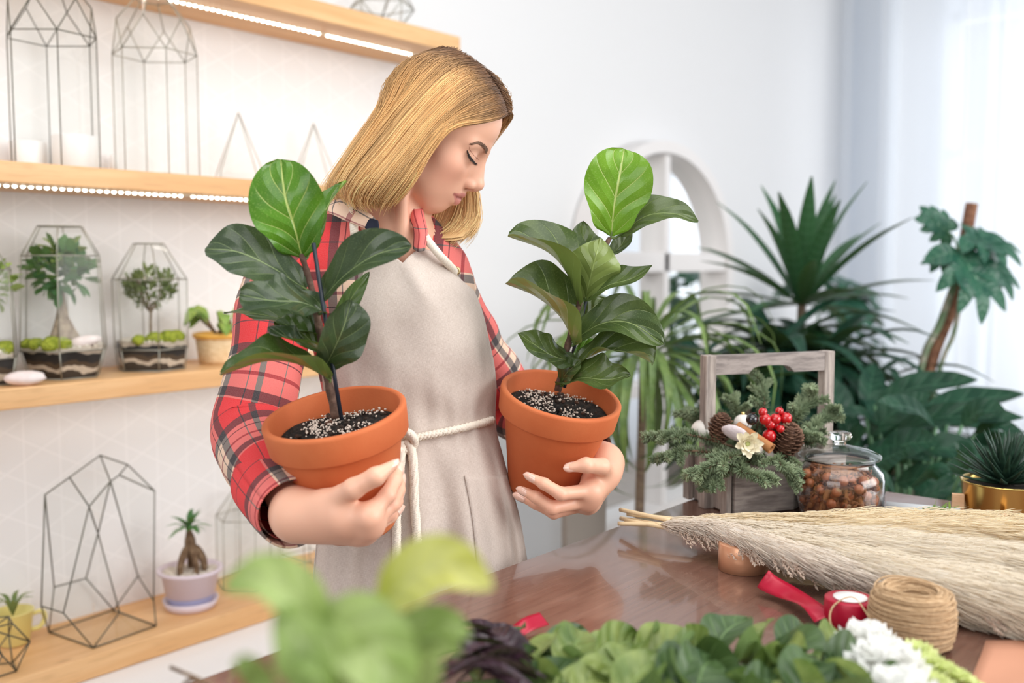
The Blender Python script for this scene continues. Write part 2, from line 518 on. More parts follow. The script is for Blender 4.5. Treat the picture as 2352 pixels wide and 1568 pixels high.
# curtains
def sheer(name, col, f):
    m = M(name, col, .9); k = NB(m)
    t = k.n.new('ShaderNodeBsdfTranslucent'); t.inputs[0].default_value = (*col, 1)
    tr = k.n.new('ShaderNodeBsdfTransparent')
    mx = k.n.new('ShaderNodeMixShader'); mx.inputs[0].default_value = f
    k.l.new(k.bsdf().outputs[0], mx.inputs[1]); k.l.new(t.outputs[0], mx.inputs[2])
    m2 = k.n.new('ShaderNodeMixShader'); m2.inputs[0].default_value = .12
    k.l.new(mx.outputs[0], m2.inputs[1]); k.l.new(tr.outputs[0], m2.inputs[2])
    k.l.new(m2.outputs[0], k.n['Material Output'].inputs[0])
    return m
m_curt = sheer('sheer_curtain_cloth', (.88, .90, .93), .5)
def curtain(y0, y1, x, label, seed, amp=.07):
    rng = random.Random(seed)
    n = int(abs(y1 - y0) / .012); P = []
    ph = 0; phs = []
    for i in range(n + 1):
        ph += .55 * (1 + .5 * math.sin(i * .13 + seed)) * .55; phs.append(ph)
    for zi in range(13):
        z = .02 + 2.9 * zi / 12
        P.append([(x + amp * math.sin(phs[i] + .12 * math.sin(z * 1.7 + i * .05)) * (1.15 - .12 * z) + .015 * math.sin(i * .21 + z), y0 + (y1 - y0) * i / n + .012 * math.cos(phs[i]), z) for i in range(n + 1)])
    mb = MB(); mb.grid(P); o = mb.build('curtain', m_curt)
    tag(o, label, 'curtain', 'sheer curtains by the window'); return o
yA, yB = UX(1868, 500, 5.85)[1], UX(1948, 500, 5.85)[1]
curtain(min(2.3, yA), yB, 5.85, 'narrow white sheer curtain gathered in the corner beside the wall', 3, .03)
yC = UX(2012, 500, 5.55)[1]
curtain(yC, -.6, 5.55, 'wide white sheer curtain hanging behind the moss pole plant', 8)
mb = MB(); mb.tube([(5.7, 2.3, 2.95), (5.7, -.9, 2.95)], .014, 10)
tag(mb.build('curtain_rail', M('white_metal', (.8, .8, .82), .4)), 'white rail carrying the sheer curtains above the window', 'curtain rail')

# ================================================================== arched mirror on the long wall
AX0, AX1 = UY(1334, 600, 2.28)[0], UY(1668, 600, 2.28)[0]
cxm, rx = (AX0 + AX1) / 2, (AX1 - AX0) / 2
zbar, ztop = 1.325, UY(1480, 318, 2.28)[2]
mir = thing('arched_mirror', 'tall white arched mirror with crossing glazing bars on the back wall', 'mirror', (cxm, 2.29, .25))
m_mf = M('mirror_frame_paint', (.80, .77, .76), .5)
def arch(r_in, r_out, ztop_in, ztop_out, y0, y1, n=40):
    mb = MB(); V = []
    zc = zbar
    def ring(r, zt):
        pts = [(cxm - r, .26)] + [(cxm - r, .26 + (zc - .26) * i / 6) for i in range(1, 6)]
        pts += [(cxm - r * math.cos(PI * i / n), zc + (zt - zc) * math.sin(PI * i / n)) for i in range(n + 1)]
        pts += [(cxm + r, .26 + (zc - .26) * i / 6) for i in range(5, -1, -1)]
        return pts
    A, B = ring(r_in, ztop_in), ring(r_out, ztop_out)
    P = [[(x, y1, z) for x, z in A], [(x, y0, z) for x, z in A], [(x, y0, z) for x, z in B], [(x, y1, z) for x, z in B]]
    mb.grid(P); return mb, A
mb, A = arch(rx - .055, rx, ztop - .05, ztop, 2.24, 2.335)
mb.box((cxm, 2.2875, .235), (2 * rx, .095, .05))
mb.build('frame', m_mf, mir, smooth=False)
mb = MB()
mb.box((cxm, 2.285, (ztop + .26) / 2 - .03), (.042, .07, ztop - .32))
mb.box((cxm, 2.285, zbar), (2 * rx - .12, .07, .085))
mb.box((cxm, 2.285, .78), (2 * rx - .12, .06, .055))
mb.build('glazing_bar', m_mf, mir, smooth=False, bevel=.004)
mb = MB(); mb.add([(x, 2.315, z) for x, z in A], [tuple(range(len(A)))])
mb.build('mirror_glass', M('mirror_silver', (.95, .96, .96), .01, 1), mir, smooth=False)

# ================================================================== shelves with LED strips
m_pine = wood('pine_board', (.78, .48, .235), (.68, .38, .165), 2.2, (1, 12, 12), .45)
m_led = M('led_dot', (1, 1, 1), .4, emit=((1, .93, .80), 13.0))
m_strip = M('led_strip_tape', (.95, .90, .75), .5)
def shelf(name, z0, z1, x1, label, led=True, ledy=2.165, gap=.0107, x0=.35):
    mb = MB(); mb.box(((x0 + x1) / 2, (2.08 + WY) / 2, (z0 + z1) / 2), (x1 - x0, WY - 2.08, z1 - z0))
    t = thing('wall_shelf', label, 'shelf', ((x0 + x1) / 2, (2.08 + WY) / 2, z0), 'pine shelves on the wall')
    mb.build('board', m_pine, t, smooth=False, bevel=.003)
    if led:
        s = MB(); s.box(((x0 + x1) / 2, ledy, z0 - .0015), (x1 - x0 - .1, .010, .003)); s.build('led_tape', m_strip, t, smooth=False)
        l = area('led_strip_light', ((x0 + x1) / 2, ledy, z0 - .009), ((x0 + x1) / 2, ledy + .03, z0 - 1), x1 - x0 - .15, .008, .22, (1, .96, .91)); l.parent = t; l.location -= t.location
        d = MB(); n = int((x1 - x0 - .12) / .0167)
        for i in range(n):
            if i % 29 == 27 or i == n - 1: d.build('led_light', m_led, t); d = MB(); continue
            d.ball((x0 + .06 + .0167 * i, ledy, z0 - .004), (.0046, .0040, .003), 8, 5)
    return t
shelf('top', 1.953, 2.003, 2.27, 'topmost pine wall shelf with a bright light strip under it', ledy=2.19)
shelf('mid', 1.483, 1.527, 2.27, 'pine wall shelf carrying the two crystal shaped glass houses', ledy=2.115)
shelf('low', 1.021, 1.065, 2.27, 'pine wall shelf carrying the planted glass terrariums', led=True, ledy=2.22)
shelf('bot', .403, .455, 2.27, 'lowest pine wall shelf with the tall empty geometric frame', False)
# white cabinet below the lowest shelf
cab = thing('low_cabinet', 'white low cabinet standing under the lowest pine shelf', 'cabinet', (1.2, 2.1, 0))
mb = MB(); mb.box((1.2, 2.12, .2), (2.0, .42, .38)); mb.build('body', m_white, cab, smooth=False, bevel=.004)
mb = MB(); mb.box((1.2, 2.115, .393), (2.04, .45, .018)); mb.build('top_panel', m_white, cab, smooth=False, bevel=.003)
for i in range(3):
    mb = MB(); mb.box((.53 + .66 * i, 1.904, .2), (.62, .016, .33)); mb.build('door', m_white, cab, smooth=False, bevel=.003)
    mb = MB(); mb.tube([(.78 + .66 * i, 1.896, .3), (.78 + .66 * i, 1.88, .3)], .009, 10)
    mb.build('knob', M('white_metal', (.8, .8, .82), .4), cab)

# ================================================================== work table
TZ = .90
m_table = wood('walnut_laminate', (.180, .092, .066), (.145, .071, .051), 5.0, (1.2, 22, 22), .20, False, coat=.35, grain=.015)
tb = thing('work_table', 'dark brown wooden work table with a glossy top in front of the woman', 'table', (1.0, .2, 0))
mb = MB(); mb.box((.985, .18, TZ - .018), (1.71, 1.38, .036)); mb.build('tabletop', m_table, tb, smooth=False, bevel=.003)
mb = MB()
for x in (.2, 1.77):
    mb.box((x, .18, TZ - .08), (.03, 1.2, .08))
for y in (-.45, .81): mb.box((.985, y, TZ - .08), (1.6, .03, .08))
mb.build('apron_rail', m_table, tb, smooth=False)
for x in (.2, 1.77):
    for y in (-.45, .81):
        mb = MB(); mb.box((x, y, (TZ - .04) / 2), (.06, .06, TZ - .04)); mb.build('leg', m_table, tb, smooth=False, bevel=.003)
# ================================================================== things on the shelves
m_lead = M('solder_dark', (.10, .10, .075), .4, .55)
m_leadl = M('solder_pale', (.34, .33, .28), .4, .5)
m_pane = thin_glass('terrarium_glass', (.955, .962, .955), .5)


def hexring(c, R, rot, z, n=6, sx=1): return [(c[0] + R * sx * math.cos(rot + 2 * PI * i / n), c[1] + R * math.sin(rot + 2 * PI * i / n), z) for i in range(n)]


def lantern(t, rings, edges_ring, r=.0014, close_top=True, m=None, zig=()):
    """frame of bars and panes of glass on stacked polygon rings; zig = index of rings joined in a zigzag"""
    fr, gl = MB(), MB()
    n = len(rings[0])
    for i, ring in enumerate(rings):
        if i in edges_ring:
            for j in range(n): fr.tube([ring[j], ring[(j + 1) % n]], r, 6)
    for i in range(len(rings) - 1):
        A, B = rings[i], rings[i + 1]
        for j in range(n):
            fr.tube([A[j], B[j]], r, 6)
            if i in zig:
                fr.tube([A[(j + 1) % n], B[j]], r, 6)
                gl.add([A[j], A[(j + 1) % n], B[j]], [(0, 1, 2)]); gl.add([A[(j + 1) % n], B[(j + 1) % n], B[j]], [(0, 1, 2)])
            else: gl.add([A[j], A[(j + 1) % n], B[(j + 1) % n], B[j]], [(0, 1, 2, 3)])
    if close_top: gl.add(rings[-1], [tuple(range(n))])
    fr.build('metal_frame', m or m_lead, t)
    gl.build('glass', m_pane, t, smooth=False)


def crystal_house(cx, cy, R, rot, label, m, zt=1.815):
    t = thing('glass_house', label, 'terrarium', (cx, cy, 1.527), 'tall crystal shaped glass houses')
    z = 1.5292
    rings = [hexring((cx, cy), R, rot, z), hexring((cx, cy), R, rot, zt), hexring((cx, cy), R * .86, rot + PI / 6, zt + .075), hexring((cx, cy), R * .42, rot + PI / 6, zt + .128)]
    lantern(t, rings, (0, 1, 3), .0014, True, m, (1,))
    b = MB(); b.add(hexring((cx, cy), R - .003, rot, z), [tuple(range(6))]); b.build('glass_base', m_pane, t, smooth=False)
    return t
crystal_house(1.079, 2.21, .098, -.864, 'tall crystal shaped glass house nearest the left edge on the upper pine shelf', m_lead)
crystal_house(1.322, 2.20, .099, -.81, 'tall crystal shaped glass house second along the upper pine shelf', m_leadl)

m_ceramic = M('white_ceramic', (.86, .86, .86), .35)
m_soil = M('dark_soil', (.016, .012, .009), .95, var=(90, (.06, .045, .03), .4, .75), bump=(120, 1, .004))
m_gravel = M('pale_gravel', (.55, .47, .38), .9, var=(160, (.80, .74, .66), .4, .6), bump=(170, 1, .004))
def simple_pot(name, c, r0, r1, h, label, mat=None, cat='pot'):
    t = thing(name, label, cat, c); mb = MB()
    mb.lathe([(0, 0), (r0 * .93, 0), (r0, .004), (r1, h - .003), (r1 - .001, h), (r1 - .005, h), (r0 - .006, .01), (0, .01)], c, n=40)
    mb.build('shell', mat or m_ceramic, t); return t
p = UY(173, 363, 2.215); simple_pot('white_planter', (p[0], 2.215, 1.5305), .046, .049, .076, 'white round planter inside the nearest tall glass house')
mb = MB(); c = UY(262, 360, 2.31); mb.lathe([(0, 0), (.010, 0), (.010, .055), (.008, .057), (0, .057)], (c[0], 2.31, 1.527), n=20)
tag(mb.build('white_candle', m_ceramic), 'slim white candle between the two tall glass houses', 'candle')
c = UY(60, 360, 2.30)
simple_pot('white_planter', (c[0], 2.29, 1.527), .037, .039, .066, 'smaller white planter behind the nearest tall glass house')

def pyramid(cx, cy, hw, h, label, rot=.3):
    t = thing('glass_pyramid', label, 'ornament', (cx, cy, 1.527), 'wire and glass pyramids')
    base = hexring((cx, cy), hw * 1.25, rot, 1.5292, 4)
    low = hexring((cx, cy), hw * 1.25, rot, 1.553, 4)
    ap = (cx, cy, 1.527 + h); fr, gl = MB(), MB()
    for j in range(4):
        fr.tube([base[j], base[(j + 1) % 4]], .0013, 6); fr.tube([base[j], low[j]], .0013, 6); fr.tube([low[j], ap], .0013, 6)
        gl.add([base[j], base[(j + 1) % 4], low[(j + 1) % 4], low[j]], [(0, 1, 2, 3)]); gl.add([low[j], low[(j + 1) % 4], ap], [(0, 1, 2)])
    fr.build('metal_frame', m_leadl, t); gl.build('glass', m_pane, t, smooth=False)
pyramid(1.583, 2.24, .062, .187, 'glass pyramid standing just right of the second tall glass house')
pyramid(1.84, 2.25, .062, .187, 'glass pyramid on the upper pine shelf nearest to the womans hair')

# wire ornament lying on the topmost shelf
t = thing('wire_polyhedron', 'wire framed glass polyhedron on the topmost pine shelf', 'terrarium', (2.05, 2.2, 2.003))
fr, gl = MB(), MB(); c0 = (2.06, 2.2)
r1, r2, r3 = hexring(c0, .055, .2, 2.005, 5), hexring(c0, .10, .8, 2.07, 5), hexring(c0, .05, .2, 2.15, 5)
for A, B in ((r1, r2), (r2, r3)):
    for j in range(5):
        fr.tube([A[j], B[j]], .0016, 6); fr.tube([A[(j + 1) % 5], B[j]], .0016, 6)
        gl.add([A[j], A[(j + 1) % 5], B[j]], [(0, 1, 2)]); gl.add([A[(j + 1) % 5], B[(j + 1) % 5], B[j]], [(0, 1, 2)])
for R_ in (r1, r2, r3):
    for j in range(5): fr.tube([R_[j], R_[(j + 1) % 5]], .0016, 6)
fr.build('metal_frame', m_leadl, t); gl.build('glass', m_pane, t, smooth=False)

# ---------------------------------------------------------- planted terrariums on the lower shelf
def layered_soil(name, z0, h):
    m = M(name, (.03, .02, .015), .85); k = NB(m)
    x, y, z = k.sep(k.coord('Object'))[:3]
    wv = k.math('ADD', k.math('MULTIPLY', k.noise(k.coord('Object'), 14, 2), .045), k.math('MULTIPLY', k.noise(k.coord('Object'), 60, 2), .008))
    zz = k.math('DIVIDE', k.math('SUBTRACT', k.math('ADD', z, wv), .026), h)
    c = k.ramp(zz, [(0, (.045, .03, .02)), (.26, (.70, .58, .46)), (.44, (.09, .055, .03)), (.62, (.02, .017, .016)), (.93, (.60, .50, .40))], True)
    k.set('Base Color', k.mix(k.math('MULTIPLY', k.noise(k.coord('Object'), 180, 3), .5), c, (.02, .015, .012), 'MIX'))
    return m
m_moss = M('moss', (.20, .26, .02), .95, var=(120, (.40, .44, .05), .35, .65), bump=(220, 1, .006))
m_bark = M('pale_bark', (.22, .16, .11), .85, var=(60, (.36, .28, .2), .4, .6), bump=(90, .6, .003))
m_barkd = M('brown_bark', (.11, .06, .03), .85, var=(60, (.22, .14, .08), .4, .6), bump=(90, .6, .003))
m_stone = M('pink_stone', (.74, .62, .60), .7, var=(30, (.85, .76, .74), .35, .65), bump=(50, .4, .004))


def foliage(mb, c, R, n, size, rng, shape='oval', asp=.55, up=.3, core=.35):
    for i in range(n):
        d = nrm([rng.gauss(0, 1), rng.gauss(0, 1), rng.gauss(0, .8)])
        p = np.array(c) + d * np.array(R) * rng.uniform(core, 1) ** .6
        dr = nrm(d + np.array([rng.gauss(0, .5), rng.gauss(0, .5), up + rng.gauss(0, .4)]))
        s = size * rng.uniform(.7, 1.2)
        nh = nrm(np.array([rng.gauss(0, .5), rng.gauss(0, .5), 1]))
        leaf(mb, [p, p + dr * s * .5 + nh * s * .05, p + dr * s], s * asp, nh, shape, .2, nl=4, nw=2, seed=i)


lm_ficus = leaf_mat('ficus_leaf', (.03, .12, .035), (.06, .20, .05), (.2, .35, .12), (.12, .25, .08), .35, 5)
lm_pale = leaf_mat('pale_leaf', (.16, .30, .04), (.34, .46, .10), (.4, .5, .2), (.3, .4, .12), .4, 4)
lm_olive = leaf_mat('olive_leaf', (.10, .16, .05), (.22, .28, .09), (.3, .35, .15), (.22, .27, .1), .45, 3)


def terrarium(px, cy, rings, rot, label, n=6, m=None, sx=1):
    cx = UY(px, 850, cy)[0]
    t = thing('planted_terrarium', label, 'terrarium', (cx, cy, 1.065), 'planted glass terrariums')
    R = [hexring((cx, cy), r, rot, 1.0672 + z, n, sx) for z, r in rings]
    lantern(t, R, tuple(range(len(R))), .0014, True, m or m_leadl)
    so = MB(); h = .066
    prof = [(r - .004, z) for z, r in rings if z < h]
    nxt = [q for q in rings if q[0] >= h][0]; last = [q for q in rings if q[0] < h][-1]
    f = (h - last[0]) / (nxt[0] - last[0]); prof.append((last[1] + (nxt[1] - last[1]) * f - .004, h))
    V = []
    for r, z in prof: V.append(hexring((cx, cy), r, rot, 1.069 + z, n, sx) + [hexring((cx, cy), r, rot, 1.069 + z, n, sx)[0]])
    so.grid(V); so.add(V[-1][:-1], [tuple(range(n))]); so.add(V[0][:-1], [tuple(range(n))[::-1]])
    so.build('layered_soil', layered_soil('layered_soil', 0, h), t, smooth=False)
    g = MB(); rng = random.Random(px); rr = prof[-1][0]
    for i in range(240):
        a, q = rng.uniform(0, 2 * PI), rr * .86 * math.sqrt(rng.random())
        g.ball((cx + sx * q * math.cos(a), cy + q * math.sin(a), 1.069 + h + .001), rng.uniform(.003, .006), 6, 4)
    tag(g.build('gravel', m_gravel, t), kind='stuff')
    return t, cx, 1.069 + h, rr, rng


def moss(t, pts, zt):
    for x, y, r in pts:
        mb = MB(); rng = random.Random(int(x * 1e4))
        mb.ball((x, y, zt + r * .35), (r, r, r * .8), 14, 9, jit=.10, rng=rng); mb.build('moss_clump', m_moss, t)


# C: ginseng ficus
t, cx, zt, rr, rng = terrarium(150, 2.20, [(0, .078), (.062, .098), (.27, .088), (.335, .050)], -1.08, 'planted terrarium with a thick rooted ficus tree on the lower pine shelf')
moss(t, [(cx - .068, 2.185, .020), (cx - .052, 2.15, .024), (cx - .035, 2.14, .022), (cx - .075, 2.21, .018)], zt)
mb = MB(); mb.ball((cx + .018, 2.142, zt + .012), (.040, .018, .013), 12, 7, rotm((0, 1, 0), -.12), jit=.08, rng=rng); mb.build('pebble', m_stone, t)
mb = MB(); T0 = np.array([cx + .0, 2.205, zt + .085])
mb.tube([T0 + (0, 0, .05), T0, T0 + (0, 0, -.03)], [.006, .010, .016], 10)
for dx, dy in ((-.032, 0), (-.014, -.03), (.012, -.028), (.040, -.01), (.03, .025), (-.02, .025)):
    mb.tube(spline([T0 + (0, 0, -.02), T0 + (dx * .35, dy * .35, -.05), T0 + (dx, dy, -.088)], 8), [.012, .013, .0135, .013, .012, .011, .009, .006], 8)
mb.build('root_trunk', m_bark, t)
mb = MB()
foliage(mb, T0 + (0, 0, .085), (.062, .050, .050), 130, .040, rng, 'obovate', .6); mb.build('foliage', lm_ficus, t)
mb = MB(); foliage(mb, T0 + (.012, 0, .125), (.050, .04, .022), 34, .034, rng, 'obovate', .6); mb.build('young_foliage', lm_pale, t)

# D: topiary
t, cx, zt, rr, rng = terrarium(349, 2.20, [(0, .080), (.05, .088), (.215, .090), (.300, .036)], -.86, 'planted terrarium with a clipped ball shrub on the lower pine shelf')
moss(t, [(cx - .02, 2.15, .021), (cx + .012, 2.145, .023), (cx + .042, 2.16, .022), (cx - .055, 2.16, .016)], zt)
mb = MB(); T0 = np.array([cx + .002, 2.205, zt])
mb.tube([T0, T0 + (.001, 0, .05), T0 + (.004, 0, .09)], [.0035, .003, .003], 8)
for i in range(16):
    a = rng.uniform(0, 6.28); e = rng.uniform(.02, .045)
    mb.tube(spline([T0 + (.002, 0, .065), T0 + (e * .6 * math.cos(a), e * .6 * math.sin(a), .10), T0 + (e * 1.2 * math.cos(a), e * 1.2 * math.sin(a), .155)], 5), .0012, 5)
mb.build('stem', m_bark, t)
mb = MB(); foliage(mb, T0 + (.002, 0, .125), (.060, .055, .052), 520, .016, rng, 'oval', .5, .8); mb.build('foliage', lm_olive, t)

# E: terrarium cut by the left edge
t, cx, zt, rr, rng = terrarium(-45, 2.20, [(0, .070), (.055, .080), (.24, .072), (.30, .03)], -1.0, 'planted terrarium cut off by the left edge of the photograph')
moss(t, [(cx + .03, 2.15, .02), (cx + .05, 2.19, .018)], zt)
mb = MB(); T0 = np.array([cx, 2.2, zt]); mb.tube([T0, T0 + (0, 0, .07), T0 + (.01, 0, .13)], [.006, .005, .003], 8); mb.build('stem', m_bark, t)
mb = MB(); foliage(mb, T0 + (.02, 0, .14), (.045, .045, .05), 90, .03, rng); mb.build('foliage', lm_pale, t)

# stone on the shelf
mb = MB(); rng = random.Random(4); c = UY(57, 868, 2.105)
mb.ball((c[0], 2.105, 1.081), (.041, .020, .0155), 16, 9, rotm((0, 0, 1), -.3), jit=.05, rng=rng)
tag(mb.build('pale_stone', m_stone), 'flat pale pink stone lying before the terrariums on the shelf', 'stone')

# potted plant in a woven basket pot
cx = UY(502, 800, 2.2)[0]
t = thing('potted_plant', 'small green plant in a yellow rimmed basket pot on the lower shelf', 'plant', (cx, 2.2, 1.065))
m_bask = M('woven_basket', (.62, .42, .22), .8, var=(70, (.78, .60, .38), .4, .6, (1, 1, 6)), bump=(160, .6, .003))
mb = MB(); mb.lathe([(0, 0), (.046, 0), (.050, .01), (.058, .072), (.054, .072), (.048, .012), (0, .012)], (cx, 2.2, 1.065), n=40); mb.build('basket_pot', m_bask, t)
mb = MB(); mb.lathe([(.0565, .064), (.063, .068), (.063, .078), (.055, .080), (.053, .07)], (cx, 2.2, 1.065), n=40, closed=True); mb.build('pot_rim', M('yellow_rim', (.80, .43, .08), .5), t)
mb = MB(); mb.lathe([(0, .066), (.053, .065)], (cx, 2.2, 1.065), n=24); mb.build('soil', m_soil, t)
mb = MB(); rng = random.Random(12); b0 = np.array([cx, 2.2, 1.135])
lv = []
for i in range(15):
    a = rng.uniform(0, 2 * PI); L = rng.uniform(.07, .12); e = rng.uniform(.3, 1.0)
    d = np.array([math.cos(a) * math.cos(e), math.sin(a) * math.cos(e) * .8 - .1, math.sin(e)])
    p1 = b0 + d * L * .75; p2 = p1 + nrm(np.array([d[0], d[1], -.1])) * .04
    mb.tube([b0, b0 + d * L * .4, p1], [.0025, .002, .0015], 6); lv.append((p1 - d * .02, p1 + d * .02, p2 + (0, 0, -.012), rng.uniform(.028, .04), i))
mb.build('stem', m_barkd, t)
mb = MB()
for p, q, r_, w, i in lv: leaf(mb, [p, q, r_], w, (0, -.4, 1), 'oval', .15, nl=8, nw=4, seed=i)
mb.build('foliage', lm_pale, t)

# ---------------------------------------------------------- lowest shelf
ZB = .457
def zpt(a, b): return a / 2.7605, 1000 + b / 2.7605
V3 = {}
for n_, a, b in (('B', 592, 1345), ('BL', 310, 1243), ('BR', 990, 1205), ('bb', 720, 1105)):
    q = UZ(*zpt(a, b), ZB); q[1] = min(q[1], 2.315); V3[n_] = q
for n_, a, b, Y in (('T', 635, 125, 2.26), ('TL', 440, 265, 2.2), ('L', 285, 375, 2.2), ('M1', 565, 450, 2.13), ('M2', 700, 290, 2.15), ('R0', 755, 250, 2.2), ('R', 980, 350, 2.16), ('TB', 810, 185, 2.25),
                    ('L2', 262, 1080, 2.17), ('FL', 402, 1125, 2.105), ('FR', 758, 1120, 2.125), ('K1', 343, 960, 2.3), ('K2', 545, 905, 2.32), ('K3', 875, 890, 2.3), ('R2', 975, 1048, 2.18), ('X', 622, 620, 2.2)):
    V3[n_] = UY(*zpt(a, b), Y)
t = thing('geometric_frame', 'tall empty geometric glass frame standing on the lowest pine shelf', 'terrarium', tuple(V3['B']))
fr, gl = MB(), MB()
for e in 'L-L2 L2-BL BL-B B-BR BR-R2 R2-R R-R0 R0-M2 M2-M1 M1-TL TL-L TL-T T-TB TB-R TB-R0 L2-FL FL-B FL-M1 FR-B FR-BR M1-X X-FR M2-X X-K2 M2-K3 K3-bb bb-FR K2-bb K2-K1 K1-L K1-BL K3-R2 BL-bb bb-BR T-M2'.split():
    a, b = e.split('-'); fr.tube([V3[a], V3[b]], .0017, 6)
fr.build('metal_frame', m_lead, t)
for f in 'L,L2,FL,M1,TL FL,B,FR,X,M1 L2,BL,B,FL B,BR,FR M1,M2,X TL,T,M2,M1 T,TB,R0,M2 TB,R,R0 BR,bb,FR BL,B,BR,bb R,R2,K3,M2,R0 K1,K2,bb,BL'.split(): 
    vv = [V3[q] for q in f.split(',')]; gl.add(vv, [tuple(range(len(vv)))])
gl.build('glass', m_pane, t, smooth=False)

# bonsai
cx = UY(437, 1330, 2.19)[0]; by = 2.19
t = thing('bonsai', 'small bonsai with arching roots in a pale lilac pot with saucer', 'plant', (cx, by, .455))
m_lil = M('lilac_ceramic', (.70, .60, .66), .3)
mb = MB(); mb.lathe([(0, .0), (.055, .0), (.060, .004), (.068, .024), (.065, .024), (.055, .008), (0, .008)], (cx, by, .455), n=48); mb.build('saucer', m_lil, t)
mb = MB(); mb.lathe([(0, .008), (.050, .008), (.054, .03), (.0545, .034)], (cx, by, .455), n=48); mb.build('pot_foot', M('blue_lilac_glaze', (.42, .42, .62), .3), t)
mb = MB(); mb.lathe([(.0545, .034), (.060, .036), (.070, .090), (.079, .094), (.080, .102), (.074, .103), (.069, .09), (0, .09)], (cx, by, .455), n=48); mb.build('pot', m_lil, t)
mb = MB(); rng = random.Random(2)
for i in range(330):
    a, q = rng.uniform(0, 2 * PI), .066 * math.sqrt(rng.random()); mb.ball((cx + q * math.cos(a), by + q * math.sin(a), .546), rng.uniform(.003, .006), 6, 4)
tag(mb.build('gravel', m_gravel, t), kind='stuff')
mb = MB(); T0 = np.array([cx + .002, by, .615])
mb.tube(spline([T0 + (-.004, 0, .045), T0 + (0, 0, .02), T0 + (0, 0, -.01)], 6), [.005, .007, .010, .013, .014, .012], 10)
for dx, dy in ((-.034, -.006), (.036, -.008), (-.004, -.032), (.012, .02), (.022, -.026)):
    mb.tube(spline([T0 + (0, 0, -.004), T0 + (dx * .55, dy * .55, -.018), T0 + (dx * .95, dy * .95, -.045), T0 + (dx, dy, -.070)], 9), [.010, .011, .0105, .0095, .009, .008, .0075, .007, .006], 8)
mb.build('root_trunk', m_barkd, t)
mb = MB()
for i in range(26):
    a = rng.uniform(0, 2 * PI); e = rng.uniform(-.1, 1.1); L = rng.uniform(.04, .07)
    d = np.array([math.cos(a) * math.cos(e), math.sin(a) * math.cos(e), math.sin(e)]); b0 = T0 + (-.004, 0, .045)
    leaf(mb, [b0, b0 + d * L * .5, b0 + d * L + (0, 0, -.014)], .013, (0, 0, 1), 'lance', .2, nl=6, nw=2, seed=i)
mb.build('foliage', leaf_mat('bonsai_leaf', (.04, .16, .05), (.08, .24, .07), (.2, .35, .1), (.12, .25, .08), .4, 4), t)

# clear glass lantern behind the bonsai
cx = UY(567, 1290, 2.25)[0]
t = thing('glass_lantern', 'tall clear glass lantern standing right of the lilac bonsai pot', 'terrarium', (cx, 2.245, .455))
rings = [hexring((cx, 2.245), .085, -.9, .4575), hexring((cx, 2.245), .085, -.9, .640), hexring((cx, 2.245), .040, -.9, .705)]
lantern(t, rings, (0, 1, 2), .0013, True, m_leadl)
cx = UY(705, 1300, 2.2)[0]
t = thing('glass_box', 'small framed glass box on the lowest shelf beside the apron', 'terrarium', (cx, 2.2, .455))
lantern(t, [hexring((cx, 2.2), .07, PI / 4, .4575, 4), hexring((cx, 2.2), .07, PI / 4, .50, 4), hexring((cx, 2.2), .07, PI / 4, .60, 4), hexring((cx, 2.2), .012, PI / 4, .66, 4)], (0, 1, 2), .0013, False, m_leadl)

# yellow cup
cx = UY(30, 1420, 2.285)[0]
t = thing('cup', 'pale yellow cup with a handle near the left edge of the lowest shelf', 'cup', (cx, 2.285, .455))
m_yel = M('yellow_glaze', (.80, .70, .26), .3)
mb = MB(); mb.lathe([(0, 0), (.028, 0), (.034, .006), (.043, .075), (.045, .078), (.041, .078), (.031, .01), (0, .01)], (cx, 2.285, .455), n=40); mb.build('bowl', m_yel, t)
mb = MB(); mb.tube(spline([(cx + .036, 2.28, .515), (cx + .060, 2.275, .518), (cx + .066, 2.273, .500), (cx + .055, 2.275, .482), (cx + .034, 2.28, .480)], 16), .0055, 8); mb.build('handle', m_yel, t)
mb = MB(); b0 = np.array([cx, 2.285, .52])
for i in range(7):
    a = i * .9; leaf(mb, [b0, b0 + (.02 * math.cos(a), .02 * math.sin(a), .04), b0 + (.05 * math.cos(a), .05 * math.sin(a), .045)], .012, (0, 0, 1), 'lance', .2, nl=6, nw=2, seed=i)
mb.build('foliage', lm_olive, t)
# dark wire terrarium in the corner
c = UY(-12, 1500, 2.155)
t = thing('wire_terrarium', 'low dark framed glass polyhedron cut off by the left edge', 'terrarium', (c[0], c[1], .455))
A, B = hexring(c, .045, .35, ZB + .001, 5), hexring(c, .068, .75, ZB + .055, 5); C_ = hexring(c, .04, .35, ZB + .105, 5)
fr, gl = MB(), MB()
for P, Q in ((A, B), (B, C_)):
    for j in range(5):
        fr.tube([P[j], Q[j]], .0016, 6); fr.tube([P[(j + 1) % 5], Q[j]], .0016, 6)
        gl.add([P[j], P[(j + 1) % 5], Q[j]], [(0, 1, 2)])
for P in (A, C_):
    for j in range(5): fr.tube([P[j], P[(j + 1) % 5]], .0016, 6)
fr.build('metal_frame', m_lead, t); gl.build('glass', m_pane, t, smooth=False)
# ================================================================== the woman
D0 = 1.48
def Q(px, py, d): return np.array([(px - 1176) / FPX * d, -(py - 784) / FPX * d, D0 - d])
def Wd(q):
    q = np.asarray(q, float).reshape(-1, 3)
    return CP + FW * (D0 - q[:, 2:3]) + RT * q[:, 0:1] + UP * q[:, 1:2]


# ---- signed distance field toolkit
def smin(a, b, k):
    if k <= 0: return np.minimum(a, b)
    h = np.maximum(k - np.abs(a - b), 0) / k
    return np.minimum(a, b) - h * h * k * .25


